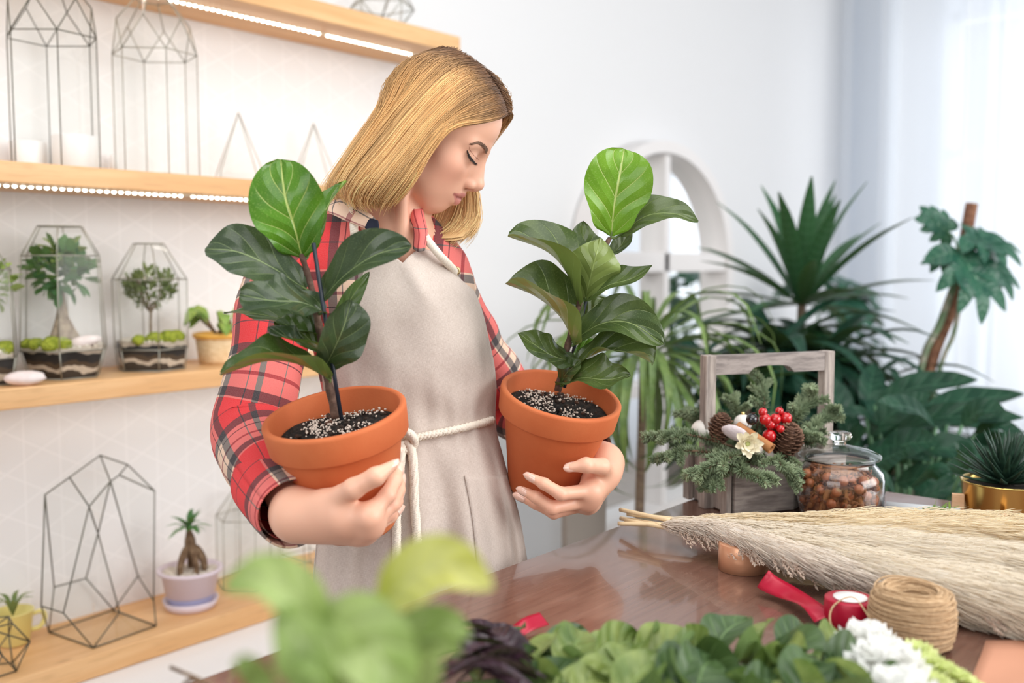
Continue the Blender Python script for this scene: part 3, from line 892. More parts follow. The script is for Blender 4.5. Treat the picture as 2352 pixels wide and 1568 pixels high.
class SDF:
    def __init__(s): s.p = []
    def cap(s, a, b, ra, rb, k=.01, sub=False):
        a, b = np.array(a, float), np.array(b, float); ba = b - a; L = max(ba @ ba, 1e-12)
        def f(p):
            t = np.clip(((p - a) @ ba) / L, 0, 1)
            return np.linalg.norm(p - a - t[:, None] * ba, axis=1) - (ra + (rb - ra) * t)
        s.p.append((f, k, sub, (a + b) / 2, math.sqrt(L) / 2 + max(ra, rb)))
    def ell(s, c, r, R=None, k=.02, sub=False):
        c = np.array(c, float); r = np.array(r if hasattr(r, '__len__') else (r, r, r), float)
        R = np.eye(3) if R is None else R
        def f(p):
            q = (p - c) @ R
            k0 = np.linalg.norm(q / r, axis=1); k1 = np.linalg.norm(q / (r * r), axis=1) + 1e-9
            return np.where(k0 < 1e-3, -r.min(), k0 * (k0 - 1) / k1)
        s.p.append((f, k, sub, c, r.max()))
    def __call__(s, P):
        d = np.full(len(P), .5)
        for f, k, sub, c, rad in s.p:
            m = np.nonzero(((P - c) ** 2).sum(1) < (rad + k + .045) ** 2)[0]
            if not len(m): continue
            v = f(P[m])
            d[m] = -smin(-d[m], v, k) if sub else smin(d[m], v, k)
        return d
    def mesh(s, h=.0024, lo=None, hi=None):
        lo = np.min([c - r for f, k, sb, c, r in s.p if not sb], 0) - .01 if lo is None else np.array(lo)
        hi = np.max([c + r for f, k, sb, c, r in s.p if not sb], 0) + .01 if hi is None else np.array(hi)
        q = 5; n = (np.ceil((hi - lo) / (h * q)).astype(int) + 1)
        ax = [lo[i] + h * q * np.arange(n[i]) for i in range(3)]
        G = np.stack(np.meshgrid(*ax, indexing='ij'), -1).reshape(-1, 3) + h * (q - 1) / 2
        dc = s(G).reshape(n)
        near = np.abs(dc) < h * q * 1.35
        V = np.repeat(np.repeat(np.repeat(np.where(dc < 0, -1., 1.), q, 0), q, 1), q, 2).astype(np.float32)
        idx = np.argwhere(near)
        loc = np.stack(np.meshgrid(*[np.arange(q)] * 3, indexing='ij'), -1).reshape(-1, 3)
        I = (idx[:, None, :] * q + loc[None]).reshape(-1, 3)
        for a in range(0, len(I), 400000):
            J = I[a:a + 400000]
            V[J[:, 0], J[:, 1], J[:, 2]] = s(lo + J * h)
        S = V < 0
        c8 = [(i, j, k) for i in (0, 1) for j in (0, 1) for k in (0, 1)]
        N = np.array(V.shape) - 1
        cnt = sum(S[i:i + N[0], j:j + N[1], k:k + N[2]].astype(np.int8) for i, j, k in c8)
        act = np.argwhere((cnt > 0) & (cnt < 8))
        vals = np.stack([V[act[:, 0] + i, act[:, 1] + j, act[:, 2] + k] for i, j, k in c8], 1).astype(float)
        acc = np.zeros((len(act), 3)); num = np.zeros(len(act))
        for a in range(8):
            for b in range(a + 1, 8):
                A, B = np.array(c8[a]), np.array(c8[b])
                if np.abs(A - B).sum() != 1: continue
                m = (vals[:, a] < 0) != (vals[:, b] < 0)
                t = vals[m, a] / (vals[m, a] - vals[m, b])
                acc[m] += A + (B - A) * t[:, None]; num[m] += 1
        P = lo + h * (act + acc / num[:, None])
        for _ in range(2):     # pull the vertices onto the surface
            e = h * .5; d0 = s(P)
            g = np.stack([s(P + np.eye(3)[i] * e) - s(P - np.eye(3)[i] * e) for i in range(3)], 1) / (2 * e)
            gl = np.maximum((g * g).sum(1), .25)
            P = P - np.clip(d0 / gl, -h, h)[:, None] * g
        ID = np.full(tuple(N), -1, np.int32); ID[act[:, 0], act[:, 1], act[:, 2]] = np.arange(len(act))
        F = []
        for axn in range(3):
            o1, o2 = [(1, 2), (2, 0), (0, 1)][axn]
            sl = [slice(1, N[i]) for i in range(3)]; sl[axn] = slice(0, N[axn])
            s2 = list(sl); s2[axn] = slice(1, N[axn] + 1)
            A, B = S[tuple(sl)], S[tuple(s2)]
            E = np.argwhere(A != B)
            off = np.array([1, 1, 1]); off[axn] = 0
            inside = A[E[:, 0], E[:, 1], E[:, 2]]
            E = E + off
            u = np.zeros(3, int); u[o1] = 1; w = np.zeros(3, int); w[o2] = 1
            q4 = [ID[tuple((E - x).T)] for x in (0 * u, u, u + w, w)]
            quad = np.stack(q4, 1)
            quad[~inside] = quad[~inside][:, ::-1]
            F.append(quad)
        F = np.concatenate(F); F = F[(F >= 0).all(1)]
        return P, F


# ---- head frame fitted to the profile
_h = (-0.0923, 0.5359, 0.2535)
def head_R(yaw, pitch, roll):
    h = np.array([math.cos(yaw), 0, math.sin(yaw)]); left = np.cross([0, 1, 0], h)
    f = h * math.cos(pitch) - np.array([0, 1, 0]) * math.sin(pitch); up = np.cross(f, left)
    c, s = math.cos(roll), math.sin(roll)
    return np.array([f, left * c + up * s, up * c - left * s]).T
HR = head_R(*_h); HS = .8888 * D0 / 1.40; HP = np.array([-.112, .2954, 0]) * D0 / 1.40
def H(x, y, z): return HP + HR @ (np.array([x, y, z]) * HS)

sk = SDF()
def hell(c, r, k=.02, sub=False): sk.ell(H(*c), np.array(r if hasattr(r, '__len__') else (r, r, r)) * HS, HR, k, sub)
def hcap(a, b, ra, rb, k=.01, sub=False): sk.cap(H(*a), H(*b), ra * HS, rb * HS, k, sub)
hell((-.002, 0, .031), (.082, .070, .077))
hell((.030, 0, .045), (.060, .060, .056), .03)
hell((.032, 0, -.030), (.052, .056, .062), .03)
hell((.053, 0, -.062), (.033, .031, .029), .020)
hell((.030, 0, -.072), (.044, .040, .034), .03)
hell((.0605, 0, -.0925), (.0165, .0185, .0140), .014)
for y in (-1, 1):
    hcap((.0, y * .048, -.056), (.050, y * .019, -.0920), .019, .0145, .02)
    hell((.046, y * .040, -.024), (.025, .021, .020), .022)
    hell((.034, y * .031, -.054), (.026, .022, .028), .022)
    hcap((.081, y * .012, .017), (.064, y * .046, .018), .0095, .008, .014)
    hell((-.008, y * .072, -.008), (.018, .008, .030), None or .004)
for y in (-1, 1): hell((.093, y * .032, -.001), (.0135, .017, .0115), .020, True)
for y in (-1, 1): hell((.0685, y * .0320, -.0010), (.0138, .0160, .0128), .009)
hcap((.0855, 0, .010), (.1045, 0, -.031), .0062, .0066, .013)
hcap((.076, 0, .0), (.0915, 0, -.035), .0085, .0128, .012)
hell((.1050, 0, -.0355), (.0082, .0080, .0074), .008)
for y in (-1, 1): hell((.0925, y * .0108, -.0405), (.0096, .0062, .0068), .005)
hcap((.102, 0, -.0425), (.088, 0, -.047), .0048, .0055, .006)
for y in (-1, 1): hell((.0962, y * .0078, -.0472), (.0066, .0040, .0040), .002, True)
for y in (-1, 1):
    hcap((.0885, 0, -.0605), (.0825, y * .012, -.0615), .0058, .0048, .006)
    hcap((.0825, y * .012, -.0615), (.0665, y * .0275, -.0636), .0046, .0022, .005)
    hcap((.0855, 0, -.0740), (.079, y * .012, -.0735), .0066, .0052, .007)
    hcap((.079, y * .012, -.0735), (.0655, y * .0265, -.0648), .0052, .0022, .005)
for y in (-1, 1):
    hcap((.0965, 0, -.0671), (.086, y * .013, -.0668), .0014, .0013, .0022, True)
    hcap((.086, y * .013, -.0668), (.0695, y * .0290, -.0636), .0013, .0015, .0022, True)
NB0, NB1 = H(-.036, 0, -.055), Q(893, 575, 1.535)
sk.cap(NB0, NB1, .049, .055, .010)
sk.cap(H(-.022, -.052, -.045), Q(925, 566, 1.468), .011, .008, .012)
sk.cap(H(-.022, .052, -.045), Q(938, 568, 1.478), .011, .008, .012)
sk.cap(H(-.005, 0, -.066), Q(900, 545, 1.50), .028, .034, .01)
# trunk (mostly under the clothes)
sk.ell(Q(905, 690, 1.545), (.115, .125, .082), None, .05)
sk.cap(Q(720, 600, 1.52), Q(1000, 616, 1.58), .043, .036, .05)
sk.cap(Q(845, 585, 1.50), Q(925, 590, 1.475), .012, .009, .022)
sk.cap(Q(945, 590, 1.478), Q(1020, 590, 1.53), .009, .012, .022)
sk.ell(Q(930, 940, 1.55), (.105, .16, .075), None, .06)
sk.ell(Q(945, 1230, 1.55), (.145, .15, .09), None, .06)
# arms
SH_R, EL_R, WR_R = Q(672, 625, 1.51), Q(580, 990, 1.425), Q(684, 1184, 1.232)
SH_L, EL_L, WR_L = Q(1014, 648, 1.59), Q(1180, 937, 1.685), Q(1388, 1064, 1.535)
sk.cap(SH_R, EL_R, .040, .030, .02); sk.cap(EL_R, WR_R + (EL_R - WR_R) * .12, .030, .0265, .01)
sk.cap(SH_L, EL_L, .040, .030, .02); sk.cap(EL_L, WR_L + (EL_L - WR_L) * .12, .030, .0255, .01)
NAILS = []


def hand(wr, chains, thumb, palm_r, wrist_r=(.023, .017), palm_k=.014):
    """chains: four fingers as joint points MCP, PIP, DIP, TIP"""
    for i, ch in enumerate(chains):
        r0 = [.0096, .0098, .0092, .0080][i]
        sk.cap(wr, ch[0], wrist_r[0], palm_r[i], palm_k + .01)
        rr = [r0 * 1.12, r0, r0 * .88, r0 * .62]
        for a in range(3): sk.cap(ch[a], ch[a + 1], rr[a], rr[a + 1], .004 if a else .007)
    for a in range(3): sk.cap(chains[a][0], chains[a + 1][0], palm_r[a], palm_r[a + 1], .012)
    sk.cap(wr, thumb[0], wrist_r[1], .0150, .02)
    rr = [.0150, .0122, .0108, .0066]
    for a in range(3): sk.cap(thumb[a], thumb[a + 1], rr[a], rr[a + 1], .012 if a == 0 else .005)


# right hand: wraps the lower right of the front pot
RH = [[Q(846, 1184, 1.183), Q(890, 1137, 1.196), Q(907, 1104, 1.215), Q(917, 1076, 1.234)],
      [Q(850, 1205, 1.196), Q(899, 1158, 1.218), Q(914, 1125, 1.240), Q(921, 1101, 1.258)],
      [Q(838, 1218, 1.212), Q(892, 1180, 1.240), Q(910, 1152, 1.262), Q(919, 1132, 1.280)],
      [Q(824, 1226, 1.226), Q(868, 1207, 1.258), Q(900, 1185, 1.280), Q(915, 1170, 1.292)]]
RT_ = [Q(748, 1158, 1.205), Q(812, 1122, 1.172), Q(863, 1094, 1.166), Q(900, 1070, 1.178)]
hand(WR_R, RH, RT_, [.0128, .0128, .0118, .0105], (.0215, .017))
sk.cap(WR_R, Q(780, 1185, 1.195), .0225, .019, .02)
# left hand: carries the other pot from the right
LH = [[Q(1356, 1126, 1.462), Q(1288, 1134, 1.424), Q(1250, 1111, 1.426), Q(1219, 1095, 1.432)],
      [Q(1348, 1148, 1.475), Q(1268, 1166, 1.440), Q(1232, 1142, 1.440), Q(1202, 1127, 1.446)],
      [Q(1350, 1156, 1.495), Q(1272, 1177, 1.472), Q(1230, 1156, 1.470), Q(1194, 1140, 1.474)],
      [Q(1358, 1154, 1.515), Q(1296, 1172, 1.500), Q(1260, 1164, 1.500), Q(1236, 1156, 1.502)]]
LT_ = [Q(1393, 1088, 1.496), Q(1382, 1071, 1.452), Q(1346, 1068, 1.424), Q(1311, 1073, 1.424)]
hand(WR_L, LH, LT_, [.0125, .0122, .0115, .0105], (.0195, .0165))
sk.cap(Q(1396, 1084, 1.51), Q(1356, 1132, 1.468), .0155, .0125, .02)

root = thing('person', 'woman in red plaid shirt and linen apron carrying two potted plants', 'person', tuple(np.append(Wd(Q(930, 1000, 1.55))[0][:2], 0.0)))
P_, F_ = sk.mesh(.0020)
# vertex colours of skin, lips, cheeks, brows
loc = ((P_ - HP) @ HR) / HS
skin = np.array([.77, .435, .305]); C_ = np.tile(skin, (len(P_), 1))
def blend(mask, col):
    global C_
    C_ = C_ * (1 - mask[:, None]) + np.array(col) * mask[:, None]
def gauss(c, r): return np.exp(-((((loc - np.array(c)) / np.array(r)) ** 2).sum(1)))
for y in (-1, 1): blend(.38 * gauss((.055, y * .045, -.035), (.028, .03, .026)), (.82, .36, .27))
for y in (-1, 1): blend(.30 * gauss((.092, y * .010, -.045), (.012, .008, .010)), (.60, .25, .18))
ay = np.abs(loc[:, 1])
cu = -.0672 + 0 * ay
topz = np.interp(ay, [0, .004, .012, .0285], [-.0572, -.0562, -.0575, -.0626]); botz = np.interp(ay, [0, .012, .0275], [-.0812, -.0788, -.0656])
lipm = np.clip((topz - loc[:, 2]) / .0012 + .5, 0, 1) * np.clip((loc[:, 2] - botz) / .0012 + .5, 0, 1) * np.clip((.0295 - ay) / .002, 0, 1) * (loc[:, 0] > .05)
blend(.85 * lipm, (.60, .23, .20))
blend(.5 * lipm * (loc[:, 2] > -.0675), (.47, .16, .14))
linem = np.exp(-((loc[:, 2] + .0671 - .20 * np.maximum(ay - .012, 0)) / .0020) ** 2) * np.clip((.0305 - ay) / .002, 0, 1) * (loc[:, 0] > .05)
blend(.75 * linem, (.30, .08, .07))  # shade between the lips painted as a dark line
for y in (-1, 1):
    blend(.35 * gauss((.074, y * .034, .008), (.02, .017, .009)), (.52, .28, .20))   # eye shadow make-up
hand_m = np.zeros(len(P_))
for ch in (RH, LH):
    for f in ch:
        for j in (0, 1): hand_m = np.maximum(hand_m, np.exp(-((P_ - f[j]) ** 2).sum(1) / .011 ** 2))
blend(.30 * hand_m, (.78, .32, .24))
mb = MB(); mb.add(Wd(P_), F_, None, 0, C_)
m_skin = M("skin", (.8, .52, .42), .42, sss=.12)
k = NB(m_skin); at = k.n.new('ShaderNodeAttribute'); at.attribute_name = 'tint'
k.set('Base Color', at.outputs['Color'])
k.set('Normal', k.bump(k.noise(k.coord('Object'), 380, 3), .06, .0008))
mb.build('body', m_skin, root, usecol=True)

# ---- eyes, lashes, brows, nails
def hit(px, py):
    """point of the skin seen through a pixel, in head coordinates"""
    t = 1.30
    for _ in range(120):
        t += min(.012, float(sk(Q(px, py, t)[None])[0]) * .8)
    return HR.T @ (Q(px, py, t) - HP) / HS
def settle(l, off=.0):
    p = H(*l)
    for _ in range(4):
        e = .001; d0 = sk(p[None])[0]; g = np.array([sk((p + np.eye(3)[i] * e)[None])[0] - sk((p - np.eye(3)[i] * e)[None])[0] for i in range(3)]) / (2 * e)
        p = p - g * (d0 - off) / max(.3, g @ g)
    return p
LASH = [hit(*q) for q in ((1073, 345), (1075, 353), (1080, 362), (1087, 370), (1096, 377))]
BROW = [hit(*q) for q in ((1086, 331), (1096, 329), (1107, 333), (1115, 342), (1118, 352))]
for y in (-1, 1):
    fl = lambda l: np.array([l[0], l[1] * (1 if y < 0 else -1), l[2]])
    rng = random.Random(5)
    lid = [settle(fl(q), .0004) for q in spline(LASH, 26)]
    mb = MB(); mb.tube([Wd(q)[0] for q in lid], [.0005 + .0011 * math.sin(PI * min(1, i / 25 * 1.0)) ** .6 for i in range(26)], 6)
    for i in range(1, 25):
        out = nrm(HR @ np.array([.80, y * (.62 - .02 * i), -.42])); L = .0110 * HS * (1.15 - .028 * i)
        mb.tube([Wd(lid[i])[0], Wd(lid[i] + out * L * .6 - HR[:, 2] * .0008)[0], Wd(lid[i] + out * L + HR[:, 2] * .001)[0]], [.00042, .0003, .0001], 4)
    mb.build('eyelashes', M('lash_dark', (.02, .014, .012), .5), root)
    eye_in = [settle(fl(q) + np.array([0, 0, -.0022]), .0002) for q in spline(LASH[1:], 12)]
    mb = MB(); mb.tube([Wd(q)[0] for q in eye_in], [.0003] + [.0012] * 10 + [.0003], 6, flat=.5); mb.build('eye', M('eye_slit', (.10, .08, .075), .08, coat=.8), root)
    cre = [settle(fl(q) + np.array([-.001, 0, .0075]), .0000) for q in spline(LASH, 16)]
    mb = MB(); mb.tube([Wd(q)[0] for q in cre], [.0002] + [.00045] * 14 + [.0002], 5); mb.build('eyelid_crease', M('lid_fold', (.42, .20, .14), .6), root)
    bs = [settle(fl(q), .0002) for q in spline(BROW, 60)]
    mb = MB()
    for i in range(460):
        t = rng.random(); j = int(t * 58); T = nrm(bs[j + 1] - bs[j]); upv = HR[:, 2]
        wd = .0026 * (.16 + .95 * min(1, t * 1.15)) * HS
        p = bs[j] + upv * rng.uniform(-1, 1) * wd
        dr = nrm(-T + upv * rng.uniform(-.1, .5)); L = rng.uniform(.0035, .0065); nn = nrm(p - H(.03, 0, 0))
        mb.tube([Wd(p)[0], Wd(p + dr * L * .5 + nn * .0007)[0], Wd(p + dr * L + nn * .0002)[0]], [.00030, .00026, .00008], 4)
    mb.build('eyebrow', M('brow_brown', (.20, .115, .075), .6), root)


def nail(a, b, up, w=.0062, L=.019, over=.008):
    """a: last joint, b: finger tip; nail plate lies on the up side"""
    t = nrm(b - a); n = nrm(np.array(up) - t * (np.array(up) @ t)); x = np.cross(t, n)
    c0 = b - t * (L - over - .002) + n * .0050
    rows = []
    for i in range(10):
        u = i / 9; ww = w * (1 if u < .55 else math.sqrt(max(0, 1 - ((u - .55) / .452) ** 2)) * .97 + .03) * (.85 + .15 * min(1, u * 4))
        rows.append([c0 + t * (L * u) + x * (ww * v) + n * (.0016 * (1 - v * v) - .0032 * v * v * .6 - .0028 * u * u) for v in np.linspace(-1, 1, 7)])
    mb = MB(); mb.grid(np.array([Wd(r) for r in rows]))
    mb.build('fingernail', M('nail_varnish', (.80, .52, .42), .12, coat=.6), root, solid=.0009)
cam_ = np.array([0, 0, 1.])
nail(RT_[2], RT_[3], (-.25, .75, .65), .0068, .022, .009)
nail(RH[0][2], RH[0][3], (.55, .1, .8)); nail(RH[1][2], RH[1][3], (.7, .0, .7)); nail(RH[2][2], RH[2][3], (.75, -.1, .65)); nail(RH[3][2], RH[3][3], (.7, -.3, .6))
nail(LT_[2], LT_[3], (-.1, .25, .95), .0070, .023, .009)
for i in range(4): nail(LH[i][2], LH[i][3], (-.25, -.15, .95), .0060, .021, .009)

# ---- shirt
m_plaid = M('red_plaid_flannel', (.7, .02, .04), .85); k = NB(m_plaid)
uu, vv_, _ = k.sep(k.coord('UV'))[:3]
RED, NAVY, CREAM, SAL = (.78, .010, .030), (.010, .014, .032), (.82, .65, .53), (.84, .66, .56)
stops = [(0, RED), (.20, NAVY), (.211, RED), (.42, NAVY), (.515, CREAM), (.565, NAVY), (.578, CREAM), (.69, (.30, .03, .05)), (.72, CREAM), (.83, NAVY), (.915, CREAM), (.935, RED)]
def band(c, per, off):
    f = k.math('FRACT', k.math('ADD', k.math('DIVIDE', c, per), off)); return k.ramp(f, stops, True)
ca, cb_ = band(uu, .150, .0), band(vv_, .150, .12)
dk = k.mix(.5, ca, cb_); mul = k.mix(1.0, ca, cb_, 'MULTIPLY')
plaid = k.mix(.62, dk, mul)
weave = k.noise(k.mapping(k.coord('UV'), (1, 1, 1)), 700, 2)
k.set('Base Color', k.mix(k.math('MULTIPLY', weave, .12), plaid, (.9, .75, .7)))
k.set('Normal', k.bump(weave, .15, .0006))


def sleeve(path, n=40, m=44, wr=.0035, seed=0, twist=.0, u0=0):
    """path rows: px, py, depth, radius. cloth tube with cross folds"""
    pts = spline([Q(*r[:3]) for r in path], n); rad = [x[0] for x in spline([np.array([r[3], 0, 0]) for r in path], n)]
    x = np.array([0, 0, 1.]); L = 0; rows, uvs = [], []
    rng = random.Random(seed); fs = [(rng.uniform(18, 46), rng.uniform(0, 6.28), rng.randint(1, 3)) for _ in range(5)]
    for i in range(n):
        T = nrm(pts[min(i + 1, n - 1)] - pts[max(i - 1, 0)])
        if i: L += np.linalg.norm(pts[i] - pts[i - 1])
        bend = 1 - np.clip(abs(nrm(pts[min(i + 4, n - 1)] - pts[i] + 1e-6) @ nrm(pts[i] - pts[max(i - 4, 0)] + 1e-6)), 0, 1)
        x = nrm(x - T * (x @ T)); y = np.cross(T, x); row, uvr = [], []
        for j in range(m + 1):
            a = 2 * PI * j / m
            w = sum(math.sin(f * 1.0 * L * 2.2 + p + q * a) for f, p, q in fs) / 5
            r = rad[i] + wr * w * (1 + 5 * min(bend, .25))
            row.append(pts[i] + (x * math.cos(a + twist) + y * math.sin(a + twist)) * r); uvr.append((u0 + L, rad[len(rad) // 2] * a))
        rows.append(row); uvs.append(uvr)
    return rows, uvs


def add_sleeve(mb, *a, **kw):
    r, u = sleeve(*a, **kw); mb.grid(np.array([Wd(q) for q in r]), u)
    return r


SR = [(735, 560, 1.515, .058), (675, 610, 1.505, .064), (645, 680, 1.50, .062), (624, 770, 1.475, .057), (600, 885, 1.445, .054), (578, 985, 1.425, .058), (596, 1045, 1.375, .054), (628, 1100, 1.322, .049), (656, 1148, 1.275, .0445), (674, 1176, 1.247, .0415)]
SL = [(972, 606, 1.565, .050), (1010, 642, 1.585, .052), (1036, 690, 1.605, .049), (1064, 745, 1.625, .047), (1097, 802, 1.645, .0465), (1142, 868, 1.67, .0475), (1184, 938, 1.682, .051), (1246, 976, 1.643, .047), (1323, 1021, 1.59, .042), (1358, 1042, 1.564, .039)]
mb = MB()
add_sleeve(mb, SR, n=84, seed=1, wr=.0042, u0=.012); add_sleeve(mb, SL, n=70, seed=2, wr=.004, u0=.05)
ts = SDF()
ts.ell(Q(903, 720, 1.545), (.130, .150, .098), None, .05)
ts.cap(Q(705, 590, 1.515), Q(850, 518, 1.525), .058, .040, .03); ts.cap(Q(998, 610, 1.58), Q(955, 537, 1.545), .048, .036, .03)
ts.cap(Q(800, 640, 1.50), Q(985, 655, 1.55), .060, .050, .04)
ts.ell(Q(930, 950, 1.555), (.122, .17, .085), None, .06); ts.ell(Q(945, 1180, 1.555), (.145, .12, .09), None, .05)
ts.cap(NB0, Q(905, 550, 1.52), .0515, .058, .008, True)
ts.cap(Q(912, 500, 1.47), Q(946, 612, 1.43), .050, .016, .008, True)
tp, tf = ts.mesh(.006)
mb.add(Wd(tp), tf, np.stack([tp[:, 0] + .031, tp[:, 1] + .018], 1))
mb.build('shirt', m_plaid, root)
# cuff and collar
r, u = sleeve([(618, 1103, 1.33, .0505), (648, 1146, 1.283, .0480), (674, 1177, 1.243, .0455)], n=12, seed=3, wr=.0012)
u = [[(a + .004, b) for a, b in row] for row in u]
mb = MB(); mb.grid(np.array([Wd(q) for q in r]), u); mb.build('cuff', m_plaid, root, solid=.003)


def patch(name, rows, mat, uvo=(0, 0), uvs=1.0, solid=.002):
    """cloth patch from rows of (px, py, depth) points"""
    R_ = [spline([Q(*p) for p in r], 14) for r in rows]
    G = np.array([spline([R_[i][j] for i in range(len(R_))], 10) for j in range(14)])
    mb = MB(); mb.grid(np.array([Wd(q) for q in G]), [[(uvo[0] + j * .0075 * uvs, uvo[1] + i * .006 * uvs) for i in range(10)] for j in range(14)])
    return mb.build(name, mat, root, solid=solid)
patch('collar', [[(752, 470, 1.475), (790, 452, 1.462), (822, 474, 1.440), (852, 493, 1.425), (868, 510, 1.416)],
                 [(753, 480, 1.455), (775, 482, 1.445), (805, 497, 1.430), (842, 515, 1.415), (868, 524, 1.410)],
                 [(757, 490, 1.450), (775, 498, 1.440), (800, 510, 1.428), (838, 524, 1.414), (864, 537, 1.408)]], m_plaid, (.078, .062), .585)
patch('collar', [[(968, 468, 1.490), (975, 500, 1.470), (982, 535, 1.450), (976, 575, 1.440)], [(950, 472, 1.480), (955, 500, 1.462), (964, 535, 1.445), (961, 578, 1.437)],
                 [(936, 478, 1.490), (942, 502, 1.472), (951, 530, 1.455), (950, 572, 1.445)]], m_plaid, (.130, .062), .9)

patch('collar_tip', [[(838, 523, 1.4085), (850, 503, 1.414), (868, 506, 1.408)], [(846, 528, 1.406), (858, 517, 1.408), (870, 519, 1.405)], [(857, 537, 1.404), (864, 534, 1.404), (869, 532, 1.403)]], M('navy_cloth', (.010, .013, .028), .9))
patch('collar_lining', [[(936, 494, 1.498), (940, 474, 1.502), (952, 464, 1.506), (966, 470, 1.502)], [(938, 500, 1.492), (946, 488, 1.495), (957, 482, 1.497), (968, 486, 1.494)], [(942, 508, 1.486), (950, 503, 1.488), (958, 500, 1.490), (968, 500, 1.488)]], M('navy_cloth', (.010, .013, .028), .9))
# ---- apron
m_linen = M('natural_linen', (.60, .52, .455), .95); k = NB(m_linen)
uvx = k.coord('UV')
th = k.math('ADD', k.noise(k.mapping(uvx, (160, 2400, 1)), 1.0, 2), k.noise(k.mapping(uvx, (2400, 160, 1)), 1.0, 2))
big = k.noise(uvx, 60, 3)
c = k.mix(k.step(th, .75, 1.25), (.52, .435, .385), (.655, .575, .52)); c = k.mix(k.math('MULTIPLY', k.step(big, .5, .72), .25), c, (.48, .395, .34))
k.set('Base Color', c); k.set('Normal', k.bump(th, .35, .0008))
AP = [(520, 840, 985), (560, 815, 1022), (600, 795, 1046), (650, 772, 1080), (700, 752, 1105), (780, 740, 1122), (850, 738, 1138), (920, 748, 1140), (972, 760, 1132), (1030, 752, 1150), (1100, 744, 1168), (1180, 735, 1192), (1290, 722, 1211), (1420, 712, 1226), (1600, 700, 1242), (1800, 690, 1258)]
DF = [(520, 1.452), (600, 1.432), (700, 1.418), (800, 1.424), (900, 1.440), (972, 1.452), (1060, 1.440), (1180, 1.430), (1400, 1.425), (1800, 1.43)]
ya = np.array([r[0] for r in AP])
def tabs(tab, y, c): return float(np.interp(y, [r[0] for r in tab], [r[c] for r in tab]))
def smooth_tab(tab, y, c): return sum(tabs(tab, y + o, c) for o in (-36, -18, 0, 18, 36)) / 5
SA = 1.38
def apron_pt(s, y, off=0.0):
    L, R = smooth_tab(AP, y, 1), smooth_tab(AP, y, 2); d0 = smooth_tab(DF, y, 1)
    px = (L + R) / 2 + (R - L) / 2 * math.sin(s * SA) / math.sin(SA)
    d = d0 + .085 * (1 - math.cos(s * SA)) / (1 - math.cos(SA)) + .022 * s
    low = min(1, max(0, (y - 985) / 240)); waist = math.exp(-((y - 972) / 90) ** 2)
    f = .0105 * low * math.sin(11 * s + 1.2 + .0012 * y) + .0055 * low * math.sin(23 * s + .5)
    f += .0030 * waist * math.sin(34 * s + .6) * (.4 + .6 * abs(s)) + .0030 * math.exp(-((s - .8) / .22) ** 2) * math.sin(26 * s + y * .004) * min(1, max(0, (y - 720) / 100))
    t = (px - 930 - (y - 590) * .55) / 26
    f += .006 * math.exp(-t * t) * math.exp(-((y - 640) / 75) ** 2) - .004 * math.exp(-((t - 1.6) / 1.1) ** 2) * math.exp(-((y - 640) / 80) ** 2)
    f += .0036 * math.sin(px * .021 + y * .013) * math.sin(y * .017 + 1) + .0022 * math.sin(px * .045 - y * .022 + 2 * math.sin(y * .01)) * math.sin(px * .009 + y * .012)
    q = Q(px, y, d - f - off)
    return q
def s_of(px, y):
    L, R = smooth_tab(AP, y, 1), smooth_tab(AP, y, 2)
    return math.asin(max(-1, min(1, (px - (L + R) / 2) / ((R - L) / 2) * math.sin(SA)))) / SA
def on_apron(px, y, off=.004): return apron_pt(s_of(px, y), y, off)
TOPY = [(-1, 552), (-.55, 560), (-.22, 577), (-.06, 592), (.02, 604), (.10, 590), (.30, 569), (.48, 576), (.70, 604), (1, 646)]
def top_y(s): return float(np.interp(s, [r[0] for r in TOPY], [r[1] for r in TOPY]))
rows, uvs = [], []
NS, NY = 90, 150
for j in range(NY + 1):
    row, ur = [], []
    for i in range(NS + 1):
        s = -1 + 2 * i / NS; y0 = top_y(s); y = y0 + (1800 - y0) * (j / NY) ** 1.1
        row.append(apron_pt(s, y)); ur.append((s * .19, y * .00065))
    rows.append(row); uvs.append(ur)
mb = MB(); mb.grid(np.array([Wd(q) for q in rows]), uvs)
mb.build('apron', m_linen, root, solid=.0022)
# pocket
rows = [[apron_pt(s, y, .003) for s in np.linspace(s_of(1086, 1200), .98, 22)] for y in np.linspace(1092, 1420, 30)]
mb = MB(); mb.grid(np.array([Wd(q) for q in rows]), [[(a * .01, b * .008) for a in range(22)] for b in range(30)])
mb.build('apron_pocket', m_linen, root, solid=.0016)
# rope belt, knot and hanging ends
m_rope = M('cotton_rope', (.80, .72, .62), .85, bump=(300, .4, .001))
def rope(name, q, r, turns, n=150):
    mb = MB(); rope_curve(mb, [Wd(p)[0] for p in q], r, n, turns); return mb.build(name, m_rope, root)
rope('rope_belt', [on_apron(1131, 964, .0045), on_apron(1105, 972, .006), on_apron(1060, 983, .006), on_apron(1010, 994, .006), on_apron(965, 1003, .006), on_apron(930, 1010, .007), on_apron(880, 1013, .006), on_apron(830, 1008, .006), on_apron(785, 1000, .006), on_apron(765, 996, .004)], .0062, 34)
rope('rope_end', [on_apron(934, 1014, .012), on_apron(946, 1035, .010), on_apron(951, 1090, .009), on_apron(952, 1150, .009), on_apron(957, 1225, .009), on_apron(960, 1330, .009)], .0068, 26)
rope('rope_end', [on_apron(926, 1018, .012), on_apron(921, 1060, .010), on_apron(914, 1130, .010), on_apron(911, 1200, .009), on_apron(912, 1300, .009)], .0066, 26)
kn = on_apron(928, 1012, .010)
rope('rope_knot', [kn + np.array([.016 * math.cos(a), .014 * math.sin(a), .006 + .005 * math.sin(2 * a)]) for a in np.linspace(0, 2 * PI * 1.4, 14)], .0062, 12, 90)
